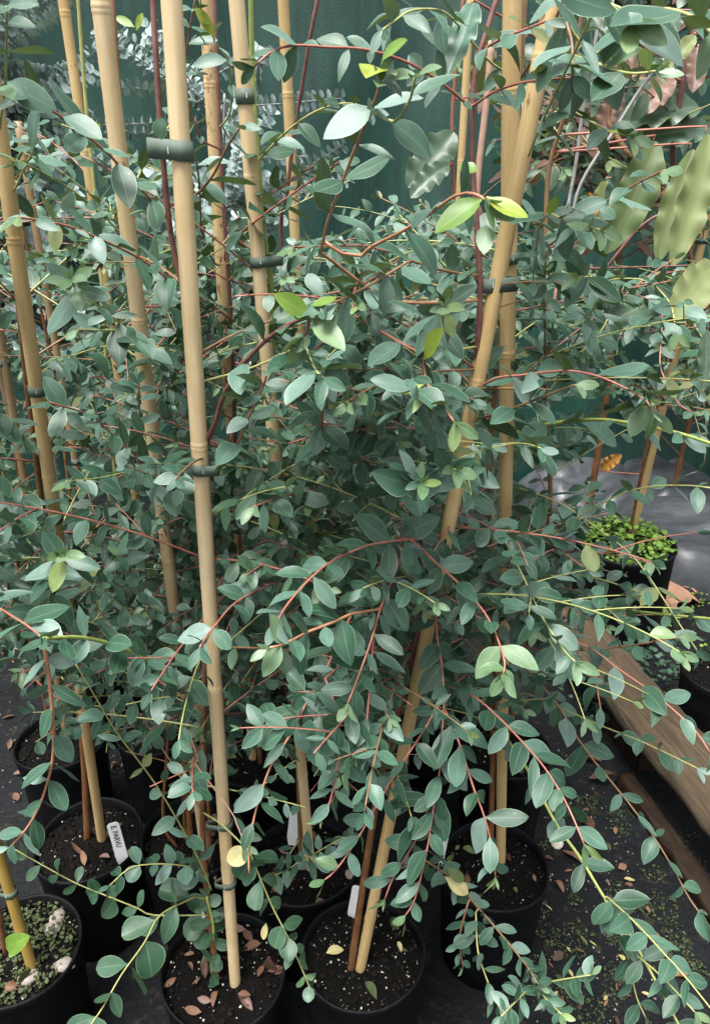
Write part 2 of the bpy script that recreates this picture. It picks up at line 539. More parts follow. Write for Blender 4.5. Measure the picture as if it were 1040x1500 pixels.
# ------------------------------------------------------------------ timber sleeper edging
def box_bm(sx, sy, sz, bevel=0.0):
    bm = bmesh.new()
    bmesh.ops.create_cube(bm, size=1)
    for v in bm.verts: v.co = Vector((v.co.x * sx, v.co.y * sy, v.co.z * sz))
    if bevel: bmesh.ops.bevel(bm, geom=bm.edges[:], offset=bevel, segments=2, affect='EDGES')
    return bm
def bm_obj(name, bm, parent, mat, smooth=False):
    me = bpy.data.meshes.new(name)
    bm.to_mesh(me); bm.free()
    if smooth: me.polygons.foreach_set('use_smooth', [True] * len(me.polygons))
    return link(name, me, parent, mat)
def plank_bm(W, L, H, seed, wear=1.0):
    bm = bmesh.new()
    bmesh.ops.create_cube(bm, size=1)
    bmesh.ops.subdivide_edges(bm, edges=[e for e in bm.edges if abs((e.verts[0].co - e.verts[1].co).y) > 0.5], cuts=70, use_grid_fill=True)
    bmesh.ops.subdivide_edges(bm, edges=[e for e in bm.edges if abs((e.verts[0].co - e.verts[1].co).x) > 0.5], cuts=9, use_grid_fill=True)
    bmesh.ops.subdivide_edges(bm, edges=[e for e in bm.edges if abs((e.verts[0].co - e.verts[1].co).z) > 0.5], cuts=3, use_grid_fill=True)
    for v in bm.verts:
        c = v.co
        edge = max(0, abs(c.x) * 2 - 0.75) * max(0, abs(c.z) * 2 - 0.6)
        p = Vector((c.x * W, c.y * L, c.z * H))
        w = wear * (0.006 * mnoise.noise(Vector((p.x * 45 + seed, p.y * 5, p.z * 30))) + 0.004 * mnoise.noise(p * 26 + Vector((seed, 0, 0))))
        p.x -= math.copysign(edge * 0.03, c.x) - w * 1.6
        p.z -= math.copysign(edge * 0.03, c.z) - w * 0.8
        v.co = p
    return bm
def build_sleeper():
    a, b = PZ(1039, 1205, 0.175), PZ(893, 1021, 0.175)
    d = (b - a); d.z = 0; d.normalize()
    sidev = Vector((d.y, -d.x, 0))
    W = 0.165
    cen = (a + b) / 2 + sidev * (W / 2) - d * 0.25
    root = empty('timber_plank', (cen.x, cen.y, 0))
    root.rotation_euler = (0, 0, math.atan2(-d.x, d.y))
    tag(root, 'weathered brown timber plank raised on dark blocks beside the potted plants', 'timber')
    o = bm_obj('board', plank_bm(W, 2.1, 0.05, 1), root, 'wood', True)
    o.location = (0, 0, 0.152)
    for y in (-0.95, -0.25, 0.45, 0.97):
        o = bm_obj('support_block', box_bm(0.10, 0.16, 0.15, 0.008), root, 'wood_dark')
        o.location = (0.012, y, 0.058)
    o2 = bm_obj('timber_batten', plank_bm(0.05, 0.9, 0.04, 5, .9), None, 'wood_dark', True)
    c2 = cen - sidev * (W / 2 + 0.02) - d * 0.12
    o2.location = (c2.x, c2.y, 0.018)
    o2.rotation_euler = (0, 0, math.atan2(-d.x, d.y) - 0.02)
    tag(o2, 'thin dark brown batten lying on the ground below the raised plank', 'timber')
build_sleeper()

# ------------------------------------------------------------------ pots
SOIL = 0.23
POTS = {}
def build_pot(key, x, y, label, r=0.108, h=0.25, perl=90, seed=0, group='black nursery pots standing in rows'):
    root = empty('plant_pot', (x, y, 0))
    tag(root, label, 'pot', group)
    soil_z = h - 0.02
    rr = random.Random(seed + 100)
    S = 40
    prof = [(0.86, -0.004), (0.90, 0.05), (0.93, 0.12), (0.96, 0.19), (0.985, h - 0.028), (1.0, h - 0.022), (1.02, h - 0.006), (1.0, h), (0.965, h - 0.004), (0.955, soil_z - 0.02)]
    vs, fs = [], []
    ph = rr.uniform(0, 6)
    for k, (f, z) in enumerate(prof):
        for s in range(S):
            a = 2 * math.pi * s / S
            wob = 1 + 0.02 * math.sin(2 * a + ph) + 0.012 * mnoise.noise(Vector((math.cos(a) * 2 + seed, math.sin(a) * 2, z * 9)))
            vs.append((r * f * wob * math.cos(a), r * f * wob * math.sin(a), z + (0.004 * math.sin(2 * a + ph * 2) if z > 0.1 else 0)))
    for k in range(len(prof) - 1):
        for s in range(S):
            s2 = (s + 1) % S
            fs.append((k * S + s, k * S + s2, (k + 1) * S + s2, (k + 1) * S + s))
    fs.append(tuple(range(S))[::-1])
    link('pot_wall', mesh_from('pot_wall', vs, fs), root, 'pot_plastic')
    vs, fs = [(0, 0, soil_z)], []
    rings = 12
    for k in range(1, rings + 1):
        for s in range(S):
            a = 2 * math.pi * s / S
            q = r * 0.975 * k / rings
            px, py = q * math.cos(a), q * math.sin(a)
            vs.append((px, py, soil_z + 0.007 * mnoise.noise(Vector((px * 45 + seed, py * 45, 0))) - 0.006 * (k / rings) ** 3))
    for s in range(S):
        fs.append((0, 1 + s, 1 + (s + 1) % S))
    for k in range(rings - 1):
        for s in range(S):
            s2 = (s + 1) % S
            a = 1 + k * S
            fs.append((a + s, a + S + s, a + S + s2, a + s2))
    link('soil', mesh_from('soil', vs, fs), root, 'soil')
    if perl:
        bits_v, bits_f = [], []
        for _ in range(perl):
            a, q = rr.uniform(0, 6.283), r * 0.92 * math.sqrt(rr.random())
            c = Vector((q * math.cos(a), q * math.sin(a), soil_z + 0.002))
            add_bit(bits_v, bits_f, c, rr.choice([0.0006, 0.0008, 0.001, 0.001, 0.0014, 0.0014, 0.0024]), rr)
        o = link('perlite', mesh_from('perlite', bits_v, bits_f, False), root, 'perlite')
        o['kind'] = 'stuff'
    bits_v, bits_f = [], []
    for _ in range(170):
        a, q = rr.uniform(0, 6.283), r * 0.93 * math.sqrt(rr.random())
        add_bit(bits_v, bits_f, Vector((q * math.cos(a), q * math.sin(a), soil_z + 0.002)), rr.choice([0.002, 0.003, 0.004, 0.006]), rr)
    o = link('bark_chips', mesh_from('bark_chips', bits_v, bits_f, False), root, 'chips')
    o['kind'] = 'stuff'
    POTS[key] = (x, y, soil_z)
    return root
def add_bit(vs, fs, c, s, rr):
    b = len(vs)
    q = Matrix.Rotation(rr.uniform(0, 6.28), 3, 'Z') @ Matrix.Rotation(rr.uniform(0, 6.28), 3, 'X')
    for d in ((1, 0, 0), (-1, 0, 0), (0, 1, 0), (0, -1, 0), (0, 0, 1), (0, 0, -1)):
        vs.append(c + q @ Vector(d) * s * rr.uniform(0.6, 1.3))
    for f in ((0, 2, 4), (2, 1, 4), (1, 3, 4), (3, 0, 4), (2, 0, 5), (1, 2, 5), (3, 1, 5), (0, 3, 5)):
        fs.append(tuple(b + k for k in f))
def soil_pt(px, py, z=SOIL): return PZ(px, py, z)
pA = soil_pt(328, 1428); pJ = soil_pt(532, 1402); pL = soil_pt(28, 1400); pI = soil_pt(722, 1275)
pG = soil_pt(132, 1238); pB = soil_pt(284, 1232); pD = soil_pt(447, 1268)
build_pot('A', pA.x, pA.y, 'black pot of the thickest pale cane, red-brown leaves on its soil', seed=1)
build_pot('J', pJ.x, pJ.y, 'black pot whose speckled soil holds the strongly leaning cane', perl=160, seed=2)
build_pot('L', pL.x, pL.y, 'black pot with mossy weeds round a yellow cane', perl=40, seed=3)
build_pot('I', pI.x, pI.y, 'black pot on the open membrane beside the leaning cane pot', perl=60, seed=4)
build_pot('G', pG.x, pG.y, 'black pot with the handwritten white plant label', perl=60, seed=5)
build_pot('B', pB.x, pB.y, 'black pot behind the thickest pale cane, several thin stems in it', perl=60, seed=6)
build_pot('D', pD.x, pD.y, 'black pot with a blank white label and red-brown leaves', perl=60, seed=7)
for k, x, y, lb in (('C', -0.235, 1.40, 'black pot of the brown-stained cane'), ('E', -0.115, 1.63, 'black pot of the slim cane in front of the netting'),
                    ('F', -0.49, 1.50, 'black pot of the slim cane before the silver shrub'), ('N', -0.71, 1.78, 'black pot of a dull cane in the shaded back row'),
                    ('O', -0.72, 1.45, 'black pot of the dull cane tied low behind the spotted cane'), ('Q', -0.97, 2.05, 'black pot of the farthest dull cane in the shade'),
                    ('K', 0.21, 1.62, 'black pot of the thin cane behind the red stems'), ('R', 0.36, 1.42, 'black pot behind the low pot on open membrane'),
                    ('P', 1.02, 1.72, 'black pot behind the raised plank')):
    build_pot(k, x, y, lb, perl=40, seed=ord(k))
pM = PZ(915, 800, 0.36)
build_pot('M', pM.x, pM.y, 'large black pot filled with bright green weeds', r=0.165, h=0.38, perl=0, seed=40)

# ------------------------------------------------------------------ bamboo canes
CANES = {}
def build_cane(key, base, top, d0, d1, mat, label, ext=1.06, vis=(), nodes=None, seed=0):
    rr = random.Random(seed + 5)
    base = Vector(base); top = Vector(top)
    ax = top - base
    L = ax.length * ext + 0.05
    ax.normalize()
    b0 = base - ax * 0.05
    root = empty('bamboo_cane', b0)
    root.rotation_euler = ax.to_track_quat('Z', 'Y').to_euler()
    tag(root, label, 'cane', 'bamboo canes staking the saplings')
    if nodes is None:
        nodes, z = [], rr.uniform(0.1, 0.25)
        while z < L - 0.05:
            nodes.append(z); z += rr.uniform(0.19, 0.27)
    else:
        rows, nodes = nodes, []
        for row in rows:
            lo, hi = -0.1, L + 0.5
            for _ in range(40):
                mid = (lo + hi) / 2
                if proj(base + ax * mid)[1] > row: lo = mid
                else: hi = mid
            nodes.append(lo + 0.05)
    S, vs, fs, pts, rads = 16, [], [], [], []
    zs = sorted(set([0.0, L] + [L * k / 40 for k in range(41)]))
    bx, by = rr.uniform(-1, 1) * 0.004, rr.uniform(-1, 1) * 0.004
    def centre(z):
        t = z / L
        return Vector((bx * math.sin(3.1 * t), by * math.sin(3.1 * t), z))
    for z in zs:
        t = z / L
        r = (d0 + (d1 - d0) * t) / 2
        for nz in nodes:
            dz = z - nz
            if abs(dz) < 0.05: r *= 1 + 0.025 * math.exp(-(dz / 0.02) ** 2)
        pts.append(centre(z)); rads.append(r)
    v, f = tube_data(pts, rads, S)
    link('culm', mesh_from('culm', v, f), root, 'cane_' + mat)
    for nz in nodes:
        r = (d0 + (d1 - d0) * nz / L) / 2
        prof = [(-0.006, 1.0), (-0.0035, 1.035), (-0.0015, 1.065), (0.0, 1.045), (0.001, 1.025), (0.0025, 1.085), (0.0045, 1.05), (0.008, 1.0)]
        c = centre(nz)
        v, f = tube_data([c + Vector((0, 0, q)) for q, _ in prof], [r * g for _, g in prof], S, cap=False)
        link('node', mesh_from('node', v, f), root, 'cane_' + mat)
    CANES[key] = (base, ax, L, (d0 + d1) / 2, vis)
    return root
def on_cane(key, py):
    """point on a cane's axis at the height where it passes photo row py"""
    base, ax, L, d, _ = CANES[key]
    lo, hi = -0.1, L + 0.5
    for _ in range(40):
        m = (lo + hi) / 2
        if proj(base + ax * m)[1] > py: lo = m
        else: hi = m
    return base + ax * lo
def sp(px, py): return PZ(px, py, SOIL)
build_cane('A', sp(345, 1440), P(252, 0, 0.845), 0.0185, 0.0205, 'pale', 'thick pale bamboo cane, tallest and smoothest, with a wide tie', vis=((0, 935), (1020, 1440)), seed=1, nodes=[655, 1010, 1275])
build_cane('B', sp(300, 1245), P(148, 0, 0.96), 0.018, 0.0205, 'pale', 'thick tan bamboo cane with no tie, next to the tallest cane', vis=((0, 445), (480, 690), (770, 880)), seed=2, nodes=[14, 470, 820])
build_cane('C', (-0.245, 1.40, SOIL), P(303, 0, 1.3), 0.018, 0.022, 'stained', 'bamboo cane with brown rusty stains along it', vis=((0, 450), (520, 640)), seed=3, nodes=[125, 480])
build_cane('D', sp(455, 1270), P(347, 0, 1.0), 0.019, 0.0185, 'pale', 'pale bamboo cane tied twice with dark tape before the netting', vis=((0, 440), (500, 560), (1080, 1270)), seed=4, nodes=[262, 640, 1135])
build_cane('E', (-0.10, 1.62, SOIL), P(415, 0, 1.5), 0.018, 0.0195, 'tan', 'slim bamboo cane standing before the open green netting', vis=((0, 350),), seed=5, nodes=[140, 420])
build_cane('F', (-0.47, 1.50, SOIL), P(93, 0, 1.45), 0.017, 0.0175, 'tan', 'slim bamboo cane standing before the silver shrub', vis=((0, 215),), seed=6)
build_cane('G', sp(150, 1230), P(-28, 0, 0.93), 0.0185, 0.019, 'tan', 'spotted bamboo cane with two green ties, behind the handwritten label', vis=((180, 420), (470, 660), (680, 745), (850, 900), (1080, 1240)), seed=7, nodes=[352, 700, 1000])
build_cane('I', sp(733, 1262), P(750, 0, 1.02), 0.019, 0.0225, 'tan', 'upright bamboo cane crossing behind the leaning cane', vis=((0, 300), (400, 520), (560, 720), (1100, 1230)), seed=8, nodes=[136, 520, 900])
build_cane('J', sp(528, 1417), P(800, 50, 0.93), 0.018, 0.020, 'tan', 'strongly leaning bamboo cane crossing the upright one', vis=((60, 520), (600, 660), (680, 790), (950, 1060), (1190, 1415)), seed=9, nodes=[89, 560, 1000, 1344])
build_cane('K', (0.21, 1.62, SOIL), P(690, 0, 1.62), 0.013, 0.015, 'tan', 'thin tan bamboo cane behind the maroon stems', vis=((0, 115),), seed=10)
build_cane('L', sp(48, 1417), P(-330, 100, 0.86), 0.018, 0.018, 'wet', 'yellow bamboo cane standing in the mossy pot', vis=((1235, 1420),), seed=11)
mt = P(1040, 300, 2.2)
build_cane('M', PZ(925, 785, 0.35), mt, 0.022, 0.022, 'tan', 'orange-brown cane standing in the weedy pot', vis=((620, 790),), seed=12)
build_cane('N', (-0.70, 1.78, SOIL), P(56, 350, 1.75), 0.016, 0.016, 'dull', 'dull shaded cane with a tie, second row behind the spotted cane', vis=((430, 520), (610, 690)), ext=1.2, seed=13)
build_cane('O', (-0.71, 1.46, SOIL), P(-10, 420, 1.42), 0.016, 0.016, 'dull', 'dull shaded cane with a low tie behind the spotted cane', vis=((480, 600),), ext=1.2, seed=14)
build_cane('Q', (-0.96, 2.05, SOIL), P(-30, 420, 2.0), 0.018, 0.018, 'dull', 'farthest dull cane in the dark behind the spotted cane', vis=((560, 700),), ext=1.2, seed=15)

def build_tie(key, py, right, left, h, label, mat='tie_plastic', tail=0.0, tilt=0.0):
    """flat plastic band looped round a cane and the stem beside it"""
    base, ax, L, d, _ = CANES[key]
    c = on_cane(key, py)
    r = d / 2 + 0.0022
    S, vs, fs = 36, [], []
    up = ax
    X = Vector((1, 0, 0)); X = (X - up * X.dot(up)).normalized()
    Yv = up.cross(X)
    pool = [(r * math.cos(2 * math.pi * k / 48), r * math.sin(2 * math.pi * k / 48)) for k in range(48)]
    rs = 0.0045
    for off_, sg in ((left, -1), (right, 1)):
        if off_:
            xo = sg * (r + off_ - rs)
            pool += [(xo + rs * math.cos(2 * math.pi * k / 24), -r * 0.35 + rs * math.sin(2 * math.pi * k / 24)) for k in range(24)]
    pool.sort()
    def half(seq):
        h_ = []
        for q in seq:
            while len(h_) > 1 and (h_[-1][0] - h_[-2][0]) * (q[1] - h_[-2][1]) - (h_[-1][1] - h_[-2][1]) * (q[0] - h_[-2][0]) <= 0: h_.pop()
            h_.append(q)
        return h_
    hull = half(pool)[:-1] + half(pool[::-1])[:-1]
    cum = [0]
    for k in range(len(hull)):
        q0, q1 = hull[k], hull[(k + 1) % len(hull)]
        cum.append(cum[-1] + math.hypot(q1[0] - q0[0], q1[1] - q0[1]))
    ring = []
    for s in range(S):
        tgt, k = cum[-1] * s / S, 0
        while cum[k + 1] < tgt: k += 1
        q0, q1, u = hull[k], hull[(k + 1) % len(hull)], (tgt - cum[k]) / max(1e-9, cum[k + 1] - cum[k])
        ring.append((q0[0] + (q1[0] - q0[0]) * u, q0[1] + (q1[1] - q0[1]) * u))
    cx = sum(q[0] for q in ring) / S; cy = sum(q[1] for q in ring) / S
    for lay, (off, z) in enumerate(((0, -h / 2), (0, h / 2), (-0.0011, h / 2), (-0.0011, -h / 2))):
        for k, (x, y) in enumerate(ring):
            dx, dy = x - cx, y - cy
            q = max(1e-6, math.hypot(dx, dy))
            zz = z + tilt * x + 0.0002 * math.sin(k * 0.9)
            vs.append(X * (x + dx / q * off) + Yv * (y + dy / q * off) + up * zz)
    for lay in range(4):
        n2 = (lay + 1) % 4
        for s in range(S):
            s2 = (s + 1) % S
            fs.append((lay * S + s, lay * S + s2, n2 * S + s2, n2 * S + s))
    o = link('plant_tie', mesh_from('plant_tie', vs, fs), None, mat)
    o.location = c
    tag(o, label, 'plant tie', 'dark green plastic ties holding stems to canes')
    # little staple where the tape ends meet
    st = bpy.data.meshes.new('staple')
    bm = box_bm(0.0006, 0.0008, h * 0.35)
    bm.to_mesh(st); bm.free()
    so = link('staple', st, o, 'label_plastic')
    so.location = X * (-(left * 0.5) if left else r * 0.3) - Vector((0, 1, 0)) * (r * 0.985)
build_tie('A', 221, 0, 0.022, 0.0190, 'wide grey-green tie on the tallest pale cane and red stem', tilt=-0.05)
build_tie('A', 686, 0.010, 0, 0.0135, 'green tie below a joint of the tallest pale cane')
build_tie('A', 1206, 0, 0.016, 0.010, 'loose green tie loop low on the tallest pale cane')
build_tie('A', 1292, 0, 0.010, 0.010, 'lowest dark tie on the tallest pale cane')
build_tie('D', 141, 0.0, 0, 0.0165, 'upper dark tie on the pale cane before the netting')
build_tie('D', 383, 0.020, 0, 0.0135, 'lower dark tie on the pale cane before the netting', tilt=0.06)
build_tie('G', 571, 0, 0, 0.0135, 'upper green tie on the spotted cane')
build_tie('G', 757, 0, 0.004, 0.0135, 'lower green tie on the spotted cane')
build_tie('J', 417, 0.014, 0.012, 0.017, 'wide dark tie holding the leaning cane to the maroon stem', tilt=0.2)
build_tie('I', 378, 0, 0, 0.014, 'grey tie on the upright cane behind the leaning one')
build_tie('L', 1306, 0, 0.006, 0.013, 'dark green tie on the yellow cane in the mossy pot')
build_tie('N', 676, 0, 0, 0.015, 'dark tie on the dull second-row cane')
build_tie('O', 531, 0, 0.01, 0.014, 'dark tie on the dull cane behind the spotted cane')
build_tie('M', 352, 0.01, 0.01, 0.014, 'bright dark-green tie on the orange-brown cane', mat='tie_far')

# ------------------------------------------------------------------ plants
TILE = {1: (0, 0), 2: (345, 0), 3: (690, 0), 4: (0, 375), 5: (345, 375), 6: (690, 375), 7: (0, 750), 8: (345, 750),
        9: (690, 750), 10: (0, 1125), 11: (345, 1125), 12: (690, 1125)}
TS = 350 / 1040.0
STEM = {'red': ('red', .0017, .0010), 'yel': ('yel', .0015, .0009), 'grn': ('grn', .0032, .0018), 'org': ('org', .0021, .0012),
        'brn': ('brn', .0018, .0011), 'dkr': ('dkr', .0036, .0018), 'pnk': ('pnk', .0014, .0009)}
UP = Vector((0, 0, 1))
class Branch:
    def __init__(s, pts, r0, r1, mat):
        s.pts, s.r0, s.r1, s.mat, s.leaves, s.keep = pts, r0, r1, mat, [], 0
class Plant:
    def __init__(s, key, label, pot, trunk, tmat, r0, r1, cat='sapling', group='young eucalyptus saplings in pots', name='eucalyptus_sapling'):
        s.key, s.label, s.cat, s.group, s.name = key, label, cat, group, name
        s.base = Vector((trunk[0].x, trunk[0].y, POTS[pot][2] - 0.02)) if pot else trunk[0].copy()
        s.trunk = catmull([s.base] + trunk[1:], 0.03)
        s.tmat, s.r0, s.r1 = tmat, r0, r1
        s.branches = []
    def near_trunk(s, p, drop=0.35):
        best, bp = 1e9, None
        for q in s.trunk:
            if q.z < s.base.z + 0.06: continue
            h = math.hypot(p.x - q.x, p.y - q.y)
            sc = h + abs(q.z - (p.z - drop * h)) * 0.9
            if sc < best: best, bp = sc, q
        return bp.copy()
PLANTS = {}
def trunk_px(lst): return [P(*t) for t in lst]
def add_plant(key, label, pot, pts, tmat='bark', r0=0.006, r1=0.003, **kw):
    PLANTS[key] = Plant(key, label, pot, pts, tmat, r0, r1, **kw)
bA = sp(318, 1432); bJ = sp(512, 1420)
add_plant('A', 'blue-green eucalyptus tied to the tallest pale cane', 'A', [bA] + trunk_px([(300, 1270, .875), (297, 1150, .875), (300, 1000, .875), (304, 850, .872), (303, 700, .87), (293, 560, .872), (275, 450, .876), (250, 340, .872), (234, 165, .86), (224, 0, .86), (216, -90, .86)]), 'dkr', .0055, .0028)
add_plant('J', 'blue-green eucalyptus with long hanging red twigs, tied to the leaning cane', 'J', [bJ] + trunk_px([(533, 1290, .895), (556, 1150, .905), (582, 1050, .91), (606, 950, .915), (652, 800, .92), (690, 640, .92), (695, 570, .915), (703, 440, .91), (699, 340, .91), (692, 235, .92), (695, 110, .93), (727, 0, .94), (745, -80, .94)]), 'dkr', .0065, .0028)
add_plant('I', 'eucalyptus with yellow-green shoots arching over the open membrane, on the upright cane', 'I', [soil_pt(718, 1268)] + trunk_px([(722, 1100, 1.10), (722, 900, 1.10), (717, 690, 1.10), (728, 540, 1.09), (742, 400, 1.08), (757, 200, 1.07), (768, 0, 1.06), (774, -90, 1.06)]), 'brn', .006, .0035)
add_plant('D', 'eucalyptus with a yellow-green stem beside the twice-tied pale cane', 'D', [soil_pt(442, 1262)] + trunk_px([(432, 1000, 1.1), (412, 700, 1.07), (401, 560, 1.06), (398, 420, 1.05), (390, 370, 1.05), (378, 236, 1.04), (370, 100, 1.04), (366, -80, 1.03)]), 'grn', .006, .003)
add_plant('B', 'bushy eucalyptus tied to the untied-looking thick tan cane', 'B', [soil_pt(280, 1238)] + trunk_px([(270, 1100, 1.15), (255, 900, 1.12), (232, 700, 1.08), (212, 530, 1.05), (190, 330, 1.03), (172, 100, 1.02), (160, -80, 1.02)]), 'brn', .006, .003)
PLANTS['B'].label = 'bushy eucalyptus growing up the thick tan cane without ties'
add_plant('G', 'eucalyptus growing up the spotted cane behind the handwritten label', 'G', [soil_pt(127, 1228)] + trunk_px([(118, 1050, 1.17), (78, 860, 1.13), (60, 720, 1.09), (40, 560, 1.05), (18, 350, 1.0), (-5, 150, .97), (-25, -60, .96)]), 'bark', .007, .003)
add_plant('L', 'eucalyptus in the mossy pot with the yellow cane', 'L', [sp(8, 1395)] + [P(-20, 1240, .87), P(-80, 1000, .86), P(-170, 700, .85), P(-250, 400, .84), P(-340, 60, .84)], 'bark', .005, .003)
add_plant('C', 'eucalyptus beside the brown-stained cane', 'C', [Vector((-0.225, 1.385, .2))] + trunk_px([(352, 800, 1.35), (340, 500, 1.30), (325, 250, 1.28), (312, -60, 1.26)]), 'dkr', .005, .003)
add_plant('E', 'eucalyptus with a thin maroon stem in front of the netting', 'E', [Vector((-0.125, 1.60, .2))] + trunk_px([(440, 900, 1.55), (425, 600, 1.5), (412, 340, 1.45), (420, 290, 1.42), (430, 200, 1.4), (443, 125, 1.38), (455, 50, 1.36), (478, -60, 1.35)]), 'dkr', .005, .003)
add_plant('F', 'eucalyptus on the slim cane before the silver shrub', 'F', [Vector((-0.49, 1.49, .2))] + trunk_px([(170, 700, 1.48), (150, 400, 1.46), (128, 170, 1.45), (112, -40, 1.43)]), 'yel', .005, .003)
add_plant('N', 'shaded eucalyptus in the back row, on the tied dull cane', 'N', [Vector((-0.72, 1.765, .2)), Vector((-0.73, 1.76, .6)), Vector((-0.72, 1.77, 1.1)), Vector((-0.74, 1.75, 1.6))], 'bark', .005, .003)
add_plant('O', 'shaded eucalyptus behind the spotted cane', 'O', [Vector((-0.73, 1.44, .2)), Vector((-0.74, 1.44, .6)), Vector((-0.73, 1.44, 1.1)), Vector((-0.76, 1.42, 1.6))], 'bark', .005, .003)
add_plant('Q', 'farthest shaded eucalyptus beside the dull canes', 'Q', [Vector((-0.98, 2.04, .2)), Vector((-0.98, 2.04, .7)), Vector((-0.97, 2.05, 1.2)), Vector((-1.0, 2.03, 1.7))], 'bark', .005, .003)
add_plant('K', 'eucalyptus on the thin cane behind the maroon stems', 'K', [Vector((0.195, 1.60, .2))] + trunk_px([(672, 700, 1.58), (668, 400, 1.56), (662, 200, 1.55), (668, 100, 1.54), (685, -60, 1.52)]), 'red', .005, .003)
add_plant('R', 'eucalyptus with a dark brown stem between the upright cane and the pale stems', 'R', [Vector((0.355, 1.41, .2))] + trunk_px([(800, 800, 1.38), (799, 577, 1.34), (798, 395, 1.31), (803, 255, 1.3), (826, 170, 1.28), (846, 60, 1.26), (860, -60, 1.25)]), 'brn', .006, .003)
add_plant('P', 'large-leaved eucalyptus with wavy olive and pinkish leaves behind the raised plank', 'P', [Vector((1.02, 1.71, .2))] + trunk_px([(1120, 800, 1.68), (1060, 560, 1.62), (1010, 380, 1.55), (985, 250, 1.5), (1000, 120, 1.48), (1035, -40, 1.48)]), 'dkr', .009, .005)
add_plant('M', 'eucalyptus growing with the bright weeds in the large pot', 'M', [pM + Vector((0.02, 0.03, 0))] + trunk_px([(950, 640, 2.2), (985, 500, 2.2), (1010, 380, 2.2), (1040, 250, 2.2)]), 'bark', .006, .003)

# ---- guide for where loose foliage is thick or thin
DENS = ["2332111112444", "3333211113432", "4555422224321", "6777655556421", "5689999987643", "4589999998754", "4589999987531",
        "5789999998510", "5789999998520", "5688999986422", "2335788863111", "0003444551000", "0001210110000", "0000000000000", "0000000000000"]
def density(px, py):
    i = min(12, max(0, int(px // 80))); j = min(14, max(0, int(py // 100)))
    return int(DENS[j][i]) / 9.0
CANEPX = {}
for k, (b, ax, L, d, vis) in CANES.items():
    CANEPX[k] = (proj(b), proj(b + ax * L), d, vis)
def blocks_cane(px, py, dep, half, only=None):
    for k, (p0, p1, d, vis) in CANEPX.items():
        if only and k not in only: continue
        if not any(a <= py <= c for a, c in vis): continue
        t = (py - p0[1]) / (p1[1] - p0[1])
        cx = p0[0] + (p1[0] - p0[0]) * t
        cdp = 1 / (1 / p0[2] + (1 / p1[2] - 1 / p0[2]) * t)
        if dep < cdp and abs(px - cx) < half + d / 2 / cdp * FPX: return True
    return False

def place_leaf(br, p, d, nrm, ln, shape, mat, loose):
    c = p + d * (ln * 0.55)
    px, py, dep = proj(c)
    if dep < 0.33 or c.y < 0.3: return
    half = 0.30 * ln * FPX / dep
    if blocks_cane(px, py, dep, half, None if loose else 'A'): return
    if loose and -60 < px < IW + 60 and -60 < py < IH + 60:
        dn = density(px, py)
        if dn < 0.34 and rng.random() > dn * 2.2: return
    br.leaves.append(Leaf(p, d, nrm, ln, shape, mat))

